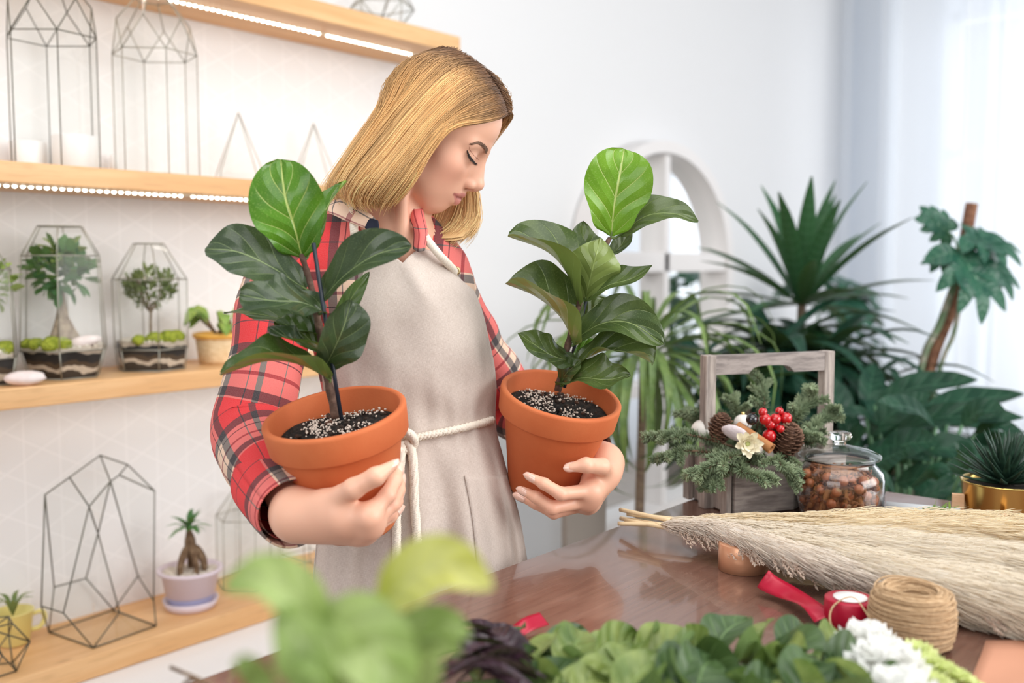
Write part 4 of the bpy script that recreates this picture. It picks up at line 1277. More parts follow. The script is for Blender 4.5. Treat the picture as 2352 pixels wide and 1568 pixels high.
# neck straps and eyelet
rope('neck_strap', [on_apron(820, 566, .005), Q(815, 545, 1.432), Q(812, 510, 1.432), Q(808, 480, 1.445), Q(806, 455, 1.462), Q(835, 430, 1.52)], .0060, 14)
rope('neck_strap', [on_apron(1046, 628, .0), on_apron(1040, 618, .008), Q(1010, 586, 1.452), Q(978, 545, 1.452), Q(966, 520, 1.480), Q(955, 500, 1.515)], .0060, 16)
ey = on_apron(1043, 622, .004)
mb = MB(); mb.tube([Wd(ey + np.array([.0085 * math.cos(a), .006 * math.sin(a), .002 * math.cos(a)]))[0] for a in np.linspace(0, 2 * PI, 21)], .0016, 6, cap=False)
mb.build('eyelet', M('brass_eyelet', (.55, .42, .22), .3, 1), root)

# ---- trousers and shoes (behind the table)
mb = MB()
for sx in (-1, 1):
    p = [Wd(Q(950 + sx * 90, 1290, 1.56))[0]]
    hip = p[0]; foot = np.array([hip[0] + .02 * sx * RT[0], hip[1] + .02 * sx * RT[1], .07])
    mb.tube(spline([hip + (0, 0, .06), hip + (0, 0, -.1), hip * .5 + foot * .5 + (FW[0] * -.01, FW[1] * -.01, 0), foot], 14), [.085, .085, .082, .078, .074, .070, .064, .060, .060, .058, .054, .050, .050, .052], 20)
mb.build('trousers', M('dark_denim', (.03, .045, .09), .85, bump=(300, .4, .001)), root)
for sx in (-1, 1):
    hip = Wd(Q(950 + sx * 90, 1290, 1.56))[0]; f = np.array([hip[0] + .02 * sx * RT[0], hip[1] + .02 * sx * RT[1], 0])
    fw2 = nrm(np.array([-FW[0], -FW[1], 0]))
    mb = MB(); mb.ball(f + fw2 * .05 + (0, 0, .042), (.13, .043, .042), 18, 10, np.array([fw2, np.cross([0, 0, 1], fw2), [0, 0, 1]]).T)
    mb.build('shoe', M('white_leather', (.7, .7, .7), .5), root)

# ---- hair
NEAR = [[(1164, 262, 1.474), (1108, 277, 1.425), (1036, 291, 1.400), (984, 348, 1.396), (946, 410, 1.398), (912, 450, 1.415), (896, 466, 1.43)],
        [(1160, 244, 1.478), (1100, 262, 1.425), (1028, 285, 1.398), (970, 348, 1.390), (926, 410, 1.394), (895, 450, 1.412), (886, 470, 1.43)],
        [(1150, 216, 1.478), (1082, 228, 1.422), (1012, 278, 1.396), (952, 348, 1.386), (904, 412, 1.388), (874, 452, 1.408), (874, 474, 1.428)],
        [(1132, 183, 1.478), (1062, 200, 1.414), (987, 266, 1.388), (922, 343, 1.380), (866, 410, 1.382), (842, 450, 1.404), (858, 476, 1.422)],
        [(1108, 152, 1.478), (1032, 176, 1.410), (952, 252, 1.388), (887, 333, 1.382), (830, 402, 1.390), (815, 442, 1.412), (838, 473, 1.428)],
        [(1078, 127, 1.478), (1002, 150, 1.424), (927, 233, 1.402), (862, 320, 1.402), (808, 394, 1.412), (792, 436, 1.432), (818, 468, 1.445)],
        [(1046, 111, 1.482), (970, 139, 1.450), (906, 224, 1.440), (841, 315, 1.440), (788, 394, 1.450), (772, 432, 1.465), (800, 460, 1.475)],
        [(1020, 108, 1.492), (960, 136, 1.502), (896, 222, 1.505), (832, 314, 1.505), (777, 394, 1.505), (758, 432, 1.508), (782, 455, 1.508)]]
FAR = [[(1162, 256, 1.482), (1170, 272, 1.510), (1126, 330, 1.566), (1088, 392, 1.575), (1092, 450, 1.560), (1096, 512, 1.540), (1066, 552, 1.520)],
       [(1157, 240, 1.486), (1169, 262, 1.520), (1120, 325, 1.57), (1080, 395, 1.578), (1078, 458, 1.560), (1072, 520, 1.538), (1040, 556, 1.515)],
       [(1144, 200, 1.486), (1166, 228, 1.530), (1115, 315, 1.575), (1075, 400, 1.580), (1060, 468, 1.565), (1036, 530, 1.540), (1008, 556, 1.515)],
       [(1112, 158, 1.486), (1132, 186, 1.540), (1080, 290, 1.592), (1034, 390, 1.592), (1018, 460, 1.580), (1000, 522, 1.555), (980, 548, 1.530)],
       [(1062, 120, 1.490), (1062, 155, 1.550), (1012, 270, 1.602), (962, 380, 1.602), (944, 450, 1.592), (930, 500, 1.580), (915, 530, 1.565)],
       [(1020, 108, 1.494), (984, 148, 1.560), (920, 260, 1.600), (868, 352, 1.600), (828, 422, 1.580), (800, 460, 1.560), (780, 480, 1.545)]]
def sheet(G, n=22):
    gs = [spline([Q(*p) for p in g], n) for g in G]
    return gs
CAPC = HP + HR @ (np.array([-.006, 0, .031]) * HS); CAPR = np.array([.0895, .0785, .0850]) * HS
FACC = HP + HR @ (np.array([.028, 0, -.03]) * HS); FACR = np.array([.062, .067, .075]) * HS
FORC = HP + HR @ (np.array([.030, 0, .045]) * HS); FORR = np.array([.0665, .0685, .0640]) * HS
def push(p):
    for c, r in ((CAPC, CAPR), (FACC, FACR), (FORC, FORR)):
        q = HR.T @ (p - c); k_ = np.linalg.norm(q / r)
        if k_ < 1: p = c + HR @ (q / max(k_, .05))
    return p
def sheet_at(gs, s, n): return [push(p) for p in sheet_raw(gs, s, n)]
def sheet_raw(gs, s, n):
    m = len(gs) - 1; x = s * m; i = min(int(x), m - 1); f = x - i
    a, b, c, d = gs[max(i - 1, 0)], gs[i], gs[i + 1], gs[min(i + 2, m)]
    return [.5 * (2 * b[t] + (c[t] - a[t]) * f + (2 * a[t] - 5 * b[t] + 4 * c[t] - d[t]) * f * f + (3 * b[t] - a[t] - 3 * c[t] + d[t]) * f ** 3) for t in range(n)]
rng = random.Random(11)
hb = MB(); hb_r = np.array([.0865, .0765, .0825]) * HS
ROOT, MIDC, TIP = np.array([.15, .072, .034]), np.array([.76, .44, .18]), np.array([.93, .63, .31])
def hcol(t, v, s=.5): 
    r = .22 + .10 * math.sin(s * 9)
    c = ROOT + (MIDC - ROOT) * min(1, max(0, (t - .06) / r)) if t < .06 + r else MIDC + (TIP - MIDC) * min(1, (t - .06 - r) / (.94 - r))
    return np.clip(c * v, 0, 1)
mb0 = MB(); mb0.ball((0, 0, 0), hb_r, 40, 28)
V0 = np.array(mb0.v); V0q = HP + (HR @ (np.array([-.008, 0, .033]) * HS)) + V0 @ HR.T
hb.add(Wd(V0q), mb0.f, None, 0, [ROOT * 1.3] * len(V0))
for G, n in ((NEAR, 22), (FAR, 22)):
    gs = sheet(G, n); cols = np.linspace(0, 1, 60)
    for inset in (.006, .016):
        rows = [sheet_at(gs, s, n) for s in cols]
        cen = HP
        rows = [[p + nrm(cen - p) * inset * (1 if t < n * .6 else .4) for t, p in enumerate(r)] for r in rows]
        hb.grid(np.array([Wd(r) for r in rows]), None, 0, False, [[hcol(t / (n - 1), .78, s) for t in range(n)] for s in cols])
    cnt = 5000 if G is NEAR else 2200
    lock = {}
    for i in range(cnt):
        s = min(1, max(0, rng.uniform(-.02, 1.02))); li = int(s * 34)
        if li not in lock: lock[li] = (rng.uniform(.80, 1.18), rng.uniform(-.012, .012), rng.uniform(-.004, .004))
        lv, ls, lo_ = lock[li]
        P = sheet_at(gs, s, n); v = lv * rng.uniform(.66, 1.34)
        a0, a1 = rng.uniform(0, .05) if s < .45 or rng.random() < .7 else rng.uniform(0, .3), rng.uniform(.90, 1.0) if rng.random() < .8 else rng.uniform(.7, .95)
        off = rng.uniform(-.007, .004); jit = np.array([rng.gauss(0, .0022), rng.gauss(0, .0022), 0]); fly = rng.random() < .02
        w1, w2, ph = rng.uniform(0, .0022), rng.uniform(.5, 2), rng.uniform(0, 6)
        K = 15; pts, rad, cl = [], [], []
        for q in range(K):
            t = a0 + (a1 - a0) * q / (K - 1); x = t * (n - 1); j = min(int(x), n - 2); f = x - j
            p = P[j] * (1 - f) + P[j + 1] * f
            outw = nrm(p - HP)
            lockpull = math.sin(s * 34 * 2 * PI) * .003 * t
            p = p + outw * (off * min(1, t * 6) + lo_ * t + (.012 * t * t if fly else 0)) + jit * (.3 + 1.6 * t) + np.array([math.sin(ph + t * 6 * w2), math.cos(ph + t * 5 * w2), 0]) * w1 + np.array([lockpull, lockpull * .5, 0])
            pts.append(p); rad.append(.00044 * (.55 + .45 * math.sin(PI * min(1, .15 + .85 * t))) if q < K - 1 else .00012); cl.append(hcol(t, v, s))
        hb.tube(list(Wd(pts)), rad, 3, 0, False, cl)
m_hair = M('blonde_hair', (.6, .35, .12), .38, spec=.45); k = NB(m_hair); at = k.n.new('ShaderNodeAttribute'); at.attribute_name = 'tint'
k.set('Base Color', at.outputs['Color'])
hb.build('hair', m_hair, root, usecol=True)
# ================================================================== the two potted fiddle leaf figs she carries
m_terra = M('terracotta', (.52, .120, .034), .75, var=(9, (.62, .180, .062), .35, .7), bump=(260, .25, .0008))
m_potsoil = M('potting_soil', (.012, .010, .009), .95, var=(140, (.045, .032, .025), .45, .7), bump=(150, 1, .006))
m_perl = M('perlite', (.70, .60, .52), .9)
m_figstem = M('fig_stem', (.075, .038, .025), .8, var=(70, (.17, .10, .07), .45, .7), bump=(140, .8, .003))
lf_dark = leaf_mat('fig_leaf_dark', (.026, .046, .022), (.044, .070, .030), (.26, .34, .15), (.15, .23, .055), .24, 3.6, 1.5, .07, .022, pucker=1.0, midw=.024)
lf_mid = leaf_mat('fig_leaf_mid', (.040, .080, .018), (.065, .115, .028), (.28, .36, .13), (.16, .25, .055), .24, 3.6, 1.5, .08, .022, pucker=1.0, midw=.024)
lf_new = leaf_mat('fig_leaf_young', (.040, .135, .006), (.075, .21, .012), (.52, .60, .18), (.20, .34, .06), .20, 3.8, 1.6, .14, .030, pucker=1.1, midw=.030)
lf_lime = leaf_mat('fig_leaf_lime', (.105, .25, .008), (.155, .33, .02), (.60, .68, .25), (.25, .38, .08), .22, 3.8, 1.6, .18, .030, pucker=1.0, midw=.030)
lf_olive = leaf_mat('fig_leaf_olive', (.036, .062, .018), (.070, .105, .028), (.28, .36, .13), (.19, .25, .065), .24, 3.6, 1.5, .08, .022, pucker=1.0, midw=.024)
LM = {'o': lf_olive, 'd': lf_dark, 'm': lf_mid, 'n': lf_new, 'l': lf_lime}


def pot_rot(axis): return frame_to(cdir(*axis), RT)


def fig(label, rimc, d, axis, stem, stake, leaves, blotch=None):
    R = pot_rot(axis); top = U(*rimc, d); h = .165; base = top - R[:, 2] * h
    t = thing('potted_fig', label, 'potted plant', tuple(base), 'potted fiddle leaf figs')
    mb = MB()
    mb.lathe([(0, .002), (.046, .002), (.0500, 0), (.0525, .004), (.0800, .123), (.0815, .126), (.0885, .1265), (.0900, .129), (.0925, .160), (.0922, .163), (.0905, .165), (.0855, .165), (.0838, .163), (.080, .128), (.054, .02), (0, .012)], base, R, 96)
    mb.build('pot', m_terra, t)
    rng = random.Random(int(rimc[0])); mb = MB(); rows = []
    for i in range(13):
        r = .079 * i / 12; rows.append([base + R @ np.array([r * math.cos(a), r * math.sin(a), .133 + (rng.uniform(-.003, .004) if i < 12 else 0) + .004 * math.sin(3 * a) * i / 12]) for a in np.linspace(0, 2 * PI, 49)[:-1]])
    rows = [r + [r[0]] for r in rows]; mb.grid(rows); mb.build('soil', m_potsoil, t)
    mb = MB()
    for i in range(1100):
        a, r = rng.uniform(0, 2 * PI), .077 * math.sqrt(rng.random())
        if math.sin(2.3 * a + r * 60) + .4 * rng.gauss(0, 1) < -.15: continue
        mb.ball(base + R @ np.array([r * math.cos(a), r * math.sin(a), .1365 + .004 * math.sin(3 * a) * r / .08 + rng.uniform(-.001, .002)]), rng.uniform(.0007, .0021) * np.array([1, rng.uniform(.7, 1.2), .8]), 6, 4, jit=.15, rng=rng)
    tag(mb.build('perlite', m_perl, t), kind='stuff')
    mb = MB()
    for i in range(46):
        a, r = rng.uniform(0, 2 * PI), .07 * math.sqrt(rng.random())
        mb.ball(base + R @ np.array([r * math.cos(a), r * math.sin(a), .137]), (rng.uniform(.002, .005), rng.uniform(.002, .0035), .003), 8, 5, R, jit=.25, rng=rng)
    tag(mb.build('bark_chips', M('bark_chips', (.035, .022, .016), .9, var=(60, (.12, .05, .03), .5, .7)), t), kind='stuff')
    P = spline([U(*s) for s in stem], 30); mb = MB()
    mb.tube(P, [.0056 * (1 + .12 * math.sin(i * 2.1)) * (1 - .012 * i) for i in range(30)], 10); mb.build('stem', m_figstem, t)
    if stake:
        mb = MB(); mb.tube([U(*s) for s in stake], .0027, 8); mb.build('stake', M('dark_plastic_stake', (.012, .018, .03), .4), t)
    for i, (pts, dd, w, nh, shape, mk, fold, wave, twist) in enumerate(leaves):
        mb = MB(); ds = dd if isinstance(dd, (list, tuple)) else [dd] * len(pts)
        W3 = [U(x, y, z) for (x, y), z in zip(pts, ds)]
        j = min(range(30), key=lambda q: np.linalg.norm(P[q] - W3[0]))
        mb.tube(spline([P[j], (P[j] + W3[0]) / 2 - np.array([0, 0, .002]), W3[0], W3[0] + (W3[1] - W3[0]) * .15], 8), [.0024, .0022, .0021, .002, .0019, .0017, .0015, .001], 6, 1)
        leaf(mb, W3, w / FPX * ds[1], cdir(*nh), shape, fold, wave * 1.9, 1.6 + .5 * (i % 3), 26, 12, .12, 0, i + int(rimc[0]), twist)
        mb.build('leaf', [LM[mk], M('fig_petiole', (.10, .15, .04), .6)], t)
    return t


d = 1.255
fig('large terracotta pot with a fiddle leaf fig held in her arm nearest the shelves', (767, 945), 1.27, (-.140, .95, .30),
    [(772, 960, 1.265), (752, 866, 1.262), (735, 765, 1.262), (722, 690, 1.264), (708, 635, 1.264), (692, 582, 1.262)], [(785, 965, 1.253), (762, 828, 1.245), (720, 558, 1.238)], [
    ([(694, 592), (676, 520), (655, 450), (645, 366)], [1.262, 1.245, 1.238, 1.250], 172, (.05, .18, 1), 'fiddle', 'n', .10, .02, 0),
    ([(706, 592), (732, 520), (758, 465), (797, 417)], [1.268, 1.280, 1.292, 1.305], 122, (-.45, .25, .85), 'oval', 'n', .35, .02, -.5),
    ([(702, 664), (622, 612), (545, 578), (471, 571)], [1.262, 1.245, 1.235, 1.232], 152, (-.22, .62, .72), 'fiddle', 'd', .12, .02, 0),
    ([(738, 690), (792, 632), (866, 584), (946, 566)], [1.258, 1.235, 1.215, 1.215], 120, (.18, .62, .75), 'fiddle', 'd', .45, .02, .25),
    ([(745, 715), (690, 694), (622, 690), (551, 676)], [1.256, 1.226, 1.205, 1.205], 134, (-.12, .55, .82), 'fiddle', 'd', .20, .05, .2),
    ([(738, 770), (672, 742), (600, 722), (514, 716)], [1.262, 1.275, 1.285, 1.295], 98, (-.05, .92, .40), 'oval', 'm', .15, .03, 0),
    ([(752, 812), (715, 796), (668, 780), (615, 750)], [1.255, 1.225, 1.205, 1.210], 98, (-.12, .80, .55), 'oval', 'd', .35, .03, 0),
    ([(742, 852), (768, 800), (790, 748), (806, 688)], [1.256, 1.225, 1.212, 1.215], 122, (.42, .28, .85), 'fiddle', 'd', .40, .04, .3),
    ([(758, 872), (690, 838), (610, 830), (508, 862)], [1.258, 1.222, 1.200, 1.205], 140, (-.02, .92, .38), 'fiddle', 'm', .50, .02, 0),
    ([(752, 772), (790, 712), (815, 672), (848, 624)], [1.268, 1.275, 1.28, 1.29], 46, (.5, .3, .8), 'oval', 'm', .2, .02, 0),
    ([(728, 752), (700, 730), (676, 690), (660, 650)], [1.268, 1.29, 1.30, 1.31], 86, (-.5, .3, .8), 'oval', 'd', .2, .02, 0),
    ([(740, 810), (700, 770), (662, 748), (630, 735)], [1.264, 1.262, 1.262, 1.27], 70, (-.3, .75, .6), 'oval', 'm', .2, .02, 0),
])
fig('terracotta pot with a bushy fiddle leaf fig held in her arm nearest the crate', (1290, 903), 1.50, (.180, .92, .33),
    [(1281, 898, 1.50), (1302, 802, 1.495), (1317, 747, 1.493), (1337, 676, 1.492), (1372, 598, 1.493), (1401, 546, 1.495)], [(1296, 890, 1.512), (1346, 690, 1.506)], [
    ([(1404, 542), (1411, 470), (1424, 400), (1434, 342)], [1.494, 1.478, 1.470, 1.478], 158, (-.02, .12, 1), 'fiddle', 'l', .16, .02, 0),
    ([(1424, 540), (1482, 497), (1545, 490), (1604, 508)], [1.497, 1.490, 1.480, 1.475], 98, (.02, .66, .70), 'lance', 'o', .25, .02, 0),
    ([(1344, 690), (1356, 636), (1368, 590), (1379, 546)], [1.488, 1.465, 1.455, 1.462], 130, (.12, .10, -1), 'oval', 'o', .22, .02, 0),
    ([(1345, 690), (1395, 656), (1450, 640), (1498, 610)], [1.490, 1.468, 1.455, 1.450], 84, (-.2, .72, .66), 'lance', 'o', .30, .02, 0),
    ([(1376, 612), (1352, 580), (1340, 550), (1338, 508)], [1.500, 1.512, 1.52, 1.53], 84, (.3, .35, .9), 'oval', 'o', .2, .02, 0),
    ([(1385, 590), (1420, 570), (1436, 548), (1446, 528)], [1.500, 1.515, 1.525, 1.535], 46, (-.4, .4, .8), 'oval', 'o', .2, .02, 0),
    ([(1330, 704), (1304, 632), (1256, 578), (1166, 543)], [1.494, 1.482, 1.472, 1.470], 170, (.50, .58, .36), 'fiddle', 'o', .60, .02, 0),
    ([(1318, 792), (1288, 730), (1232, 682), (1161, 652)], [1.493, 1.472, 1.460, 1.462], 186, (.35, .72, .42), 'fiddle', 'o', .62, .02, 0),
    ([(1326, 832), (1272, 818), (1232, 794), (1189, 764)], [1.494, 1.470, 1.455, 1.455], 98, (.28, .68, .70), 'oval', 'o', .15, .02, 0),
    ([(1316, 782), (1380, 744), (1448, 742), (1524, 790)], [1.492, 1.470, 1.458, 1.458], 116, (.06, .66, .72), 'fiddle', 'o', .42, .03, .3),
    ([(1318, 838), (1388, 806), (1450, 812), (1500, 836)], [1.495, 1.470, 1.455, 1.452], 122, (.05, .76, .62), 'fiddle', 'o', .55, .04, -.2),
    ([(1284, 884), (1336, 868), (1395, 872), (1448, 860)], [1.498, 1.462, 1.440, 1.432], 112, (.02, .74, .64), 'oval', 'o', .42, .04, .2),
    ([(1322, 748), (1352, 716), (1370, 700), (1390, 686)], [1.500, 1.515, 1.52, 1.53], 68, (-.3, .4, .8), 'oval', 'o', .2, .02, 0),
    ([(1316, 822), (1345, 800), (1370, 792), (1394, 790)], [1.498, 1.505, 1.51, 1.515], 44, (0, .75, .6), 'oval', 'n', .2, .02, 0),
    ([(1286, 886), (1300, 858), (1318, 842), (1336, 826)], [1.496, 1.480, 1.472, 1.468], 62, (-.5, .4, .75), 'oval', 'o', .2, .02, 0),
])
# ================================================================== things on the work table
# ---- grey wooden crate with a handle
m_grey = wood('weathered_wood', (.44, .38, .34), (.22, .185, .17), 4.0, (30, 30, 3), .8, False)
m_greyb = wood('weathered_wood_board', (.46, .40, .365), (.24, .205, .19), 4.0, (5, 5, 34), .8, False)
m_greyh = wood('weathered_wood_long', (.33, .285, .265), (.165, .14, .132), 4.0, (5, 5, 34), .8, False)
pl, pr = U(1627, 815, 1.70), U(1899, 805, 1.785)
ex = nrm(np.array([pr[0] - pl[0], pr[1] - pl[1], 0])); ey_ = np.array([-ex[1], ex[0], 0]); ez = np.array([0, 0, 1.])
if ey_ @ FW > 0: ey_ = -ey_              # ey_ points to the camera
CR = np.array([ex, ey_, ez]).T
Lc = np.linalg.norm((pr - pl)[:2]); O = np.array([pl[0], pl[1], TZ]); ztop = pl[2] - TZ
crate = thing('handled_crate', 'grey weathered wooden crate with a tall handle filled with fir branches', 'crate', tuple(O + ex * Lc / 2))
def cbox(c, size, name, mat): 
    mb = MB(); mb.box(O + CR @ np.array(c), size, CR); return mb.build(name, mat, crate, smooth=False, bevel=.0015)
HWc, BH = .068, .085
cbox((0, 0, ztop / 2), (.020, .021, ztop), 'post', m_grey); cbox((Lc, 0, ztop / 2), (.020, .021, ztop), 'post', m_grey)
mb = MB()   # handle board with a grip cut-out below
n = 24; top_, bot_ = [], []
for i in range(n + 1):
    x = .010 + (Lc - .02) * i / n; u = abs(x - Lc / 2); g = .013 * max(0, 1 - (u / .045) ** 4) ** .5 if u < .045 else 0
    top_.append((x, ztop - .001)); bot_.append((x, ztop - .034 + g))
P = [[O + CR @ np.array([x, yy, z]) for x, z in row] for yy, row in ((-.009, bot_), (-.009, top_), (.009, top_), (.009, bot_), (-.009, bot_))]
mb.grid(P); mb.build('handle', m_greyh, crate, smooth=False)
for yy in (-HWc, HWc): cbox((Lc / 2, yy, BH / 2 + .002), (Lc - .02, .010, BH), 'side_board', m_greyb)
for xx in (.012, Lc - .012): cbox((xx + (.001 if xx < .1 else -.001), 0, BH / 2 + .002), (.010, 2 * HWc - .012, BH), 'end_board', m_grey)
for yy in (-HWc + .007, HWc - .007): cbox((0, yy, BH / 2 + .002), (.010, .020, BH), 'corner_strip', m_grey)
cbox((Lc / 2, 0, .006), (Lc - .03, 2 * HWc - .012, .008), 'bottom_board', m_greyh)

# ---- fir branches, cones, berries and ornaments in the crate
m_needle = M('fir_needles', (.15, .21, .115), .6, var=(40, (.28, .34, .20), .35, .65))
m_twig = M('fir_twig', (.16, .10, .06), .8)
def fir(label, pts, size, seed, dens=1.5):
    rng = random.Random(seed); P = spline(pts, 30); tw, nd = MB(), MB()
    tw.tube(P, [.0026 - .0012 * i / 29 for i in range(30)], 6)
    def needles(A, n, Lr):
        for i in range(n):
            t = rng.random() * .98; x = t * (len(A) - 1); j = int(x); p = A[j] + (A[j + 1] - A[j]) * (x - j)
            T = nrm(A[j + 1] - A[j]); r = nrm(np.cross(T, [rng.gauss(0, 1), rng.gauss(0, 1), rng.gauss(0, 1) + .3]))
            dr = nrm(T * .75 + r); L = Lr * rng.uniform(.75, 1.1) * (1 - .25 * t)
            nd.tube([p, p + dr * L * .5 + T * .001, p + dr * L], [.0008, .0011, .0004], 3, cap=False)
    needles(P, int(420 * dens), size)
    for k_ in range(6):
        j = 4 + 4 * k_; sd = nrm(np.cross(P[j + 1] - P[j], (0, 0, 1))) * (1 if k_ % 2 else -1)
        q = nrm((P[min(j + 3, 29)] - P[j])) + sd * .9 + np.array([0, 0, rng.uniform(-.2, .3)]); Ls = size * 3.2 * (1 - k_ / 9)
        A = spline([P[j], P[j] + nrm(q) * Ls * .5, P[j] + nrm(q) * Ls + np.array([0, 0, -.004])], 8); tw.tube(A, .0012, 5); needles(A, int(120 * dens), size * .8)
    root_ = thing('fir_branch', label, 'fir branch', tuple(P[0]), 'fir branches in the crate')
    tw.build('twig', m_twig, root_); tag(nd.build('needles', m_needle, root_), kind='stuff')
cc = lambda x, y, z: O + CR @ np.array([x, y, z])
fb = [('fir branch reaching far left out of the crate toward the terracotta pot', [cc(.06, 0, .10), U(1590, 1000, 1.67), U(1540, 1000, 1.66), U(1478, 1003, 1.65)], .017),
      ('fir branch drooping left below the longest branch', [cc(.06, .02, .09), U(1580, 1035, 1.65), U(1545, 1045, 1.63), U(1512, 1052, 1.62)], .015),
      ('fir branch hanging over the front left post of the crate', [cc(.08, .04, .10), U(1680, 1050, 1.60), U(1625, 1075, 1.58), U(1578, 1090, 1.58)], .017),
      ('fir branch spread over the front board of the crate', [cc(.08, .05, .10), U(1700, 1075, 1.60), U(1740, 1092, 1.58), U(1770, 1098, 1.575)], .017),
      ('small fir branch hanging down the front board near the post', [cc(.06, .055, .095), U(1660, 1090, 1.60), U(1640, 1105, 1.585), U(1622, 1122, 1.58)], .013),
      ('fir branch behind the left post pointing up', [cc(.05, -.03, .09), U(1600, 960, 1.74), U(1575, 950, 1.76)], .016),
      ('upright fir branch standing below the grip of the handle', [cc(.11, -.03, .10), U(1755, 930, 1.74), U(1748, 880, 1.75), U(1738, 862, 1.75)], .014),
      ('short upright fir branch left of the handle grip', [cc(.08, -.03, .10), U(1690, 945, 1.73), U(1682, 915, 1.73)], .015),
      ('large fir branch standing up beside the right post', [cc(.15, -.01, .10), U(1830, 960, 1.72), U(1858, 920, 1.73), U(1864, 900, 1.73)], .018),
      ('fir branch leaning out to the right of the right post', [cc(.16, .0, .10), U(1860, 985, 1.70), U(1895, 955, 1.71), U(1912, 940, 1.71)], .017),
      ('fir branch low on the right behind the glass jar', [cc(.15, .03, .10), U(1820, 1005, 1.67), U(1850, 1000, 1.66), U(1880, 1004, 1.66)], .016),
      ('fir branch between the cinnamon stick and the jar', [cc(.12, .05, .10), U(1790, 1060, 1.61), U(1812, 1085, 1.60), U(1825, 1110, 1.60)], .015)]
for i, (lb, pts, sz) in enumerate(fb): fir(lb, pts, sz, 40 + i)
m_bauble = M('white_bauble', (.78, .74, .70), .45)
for px, py, d, r, lb in ((1612, 988, 1.715, .0185, 'white bauble half hidden behind the left crate post'), (1706, 972, 1.70, .0155, 'frosted white bauble behind the black berry in the crate'), (1742, 1030, 1.612, .0105, 'small white bauble beside the cream flower in the crate')):
    c = U(px, py, d); t = thing('bauble', lb, 'bauble', tuple(c - (0, 0, r)), 'baubles in the crate')
    mb = MB(); mb.ball(c, r, 24, 16); mb.build('sphere', m_bauble, t); mb = MB(); mb.tube([c + (0, 0, r - .001), c + (0, 0, r + .004)], .003, 10); mb.build('cap', M('gold_foil', (.8, .6, .25), .3, 1), t)
m_berry = M('red_berry', (.46, .004, .008), .12, coat=.6); m_bb = M('black_berry', (.008, .008, .010), .1, coat=.6); m_dkst = M('dark_stalk', (.06, .015, .012), .6)
for i, (px, py, r, mt) in enumerate([(1757, 962, .0098, 0), (1781, 962, .0095, 0), (1805, 960, .0102, 0), (1752, 946, .0075, 0), (1769, 975, .0085, 0), (1781, 978, .0070, 0), (1793, 985, .0068, 0), (1767, 1001, .0115, 0), (1790, 944, .0070, 0), (1727, 963, .0098, 1)]):
    c = U(px, py, 1.628 + .006 * (i % 3)); up = cdir(.15, .9, .3)
    lbs = ['red berry in the top row on the left', 'red berry in the middle of the top row', 'red berry at the right end of the top row', 'small red berry above the left of the cluster', 'red berry in the second row of the cluster', 'small red berry right of the second row', 'small dark red berry over the pine cone', 'large red berry hanging lowest over the cone', 'small red berry standing highest in the cluster', 'black berry left of the red berry cluster']
    t = thing('berry', lbs[i], 'berry', tuple(c - (0, 0, r)), 'berries in the crate')
    mb = MB(); mb.ball(c, r, 18, 12); mb.build('fruit', m_bb if mt else m_berry, t)
    mb = MB()
    for a in range(5): mb.tube([c + up * r * .93, c + up * r * 1.25 + cdir(.35 * r * math.cos(a * 1.26), .1 * r, .35 * r * math.sin(a * 1.26))], [.0012, .0003], 4)
    mb.tube(spline([c - cdir(0, .1, .9) * r * .9, c - cdir(.1, .9, .6) * r * 2.0, U(1775, 1020, 1.66)], 6), .0007, 5)
    mb.build('calyx', m_dkst, t)
m_cone = M('cone_scale', (.10, .045, .025), .7, var=(60, (.24, .13, .08), .4, .7))
def cone(px, py, d, L, r, ax, lb):
    c = U(px, py, d); R = frame_to(cdir(*ax)); mb = MB(); n = 90; mb.ball(c, (r * .55, r * .55, L * .46), 12, 8, R)
    for i in range(n):
        t = (i + .5) / n; a = i * 2.39996; rr = r * math.sin(PI * min(.97, .12 + .82 * t)) ** .7; z = L * (t - .5)
        p = c + R @ np.array([rr * .5 * math.cos(a), rr * .5 * math.sin(a), z]); o = R @ np.array([math.cos(a), math.sin(a), .35])
        leaf(mb, [p, p + o * rr * .35, p + o * rr * .62 + R[:, 2] * rr * .12], r * .55, R[:, 2], 'obovate', .2, nl=4, nw=3, seed=i)
    tag(mb.build('pine_cone', m_cone, org=c, solid=.0012), lb, 'pine cone', 'pine cones in the crate')
cone(1655, 985, 1.66, .050, .020, (.1, 1, .2), 'dark pine cone right behind the left crate post')
cone(1806, 1012, 1.645, .062, .025, (.15, .8, .5), 'large brown pine cone below the red berries')
# cinnamon sticks
m_cin = M('cinnamon', (.36, .15, .05), .75, var=(50, (.48, .22, .09), .4, .65, (1, 1, .2)))
def scroll(a, b, r, lb, parent=None, name='cinnamon_stick'):
    T = nrm(b - a); R = frame_to(T); n = 30; rows = []
    for i in range(n + 1):
        q = i / n * 2 * PI * 2.1; rr = r * (1 - .42 * abs(i / n - .5) * 2 if False else .55 + .45 * i / n)
        rows.append([p + R @ np.array([rr * math.cos(q), rr * math.sin(q), 0]) for p in (a, a + (b - a) * .33, a + (b - a) * .66, b)])
    mb = MB(); mb.grid(rows)
    if parent is not None: return mb.build(name, m_cin, parent, solid=.0009)
    return tag(mb.build(name, m_cin, solid=.0009), lb, 'cinnamon stick')
scroll(U(1694, 978, 1.640), U(1772, 1030, 1.600), .0095, 'thick cinnamon stick lying aslant below the berries in the crate')
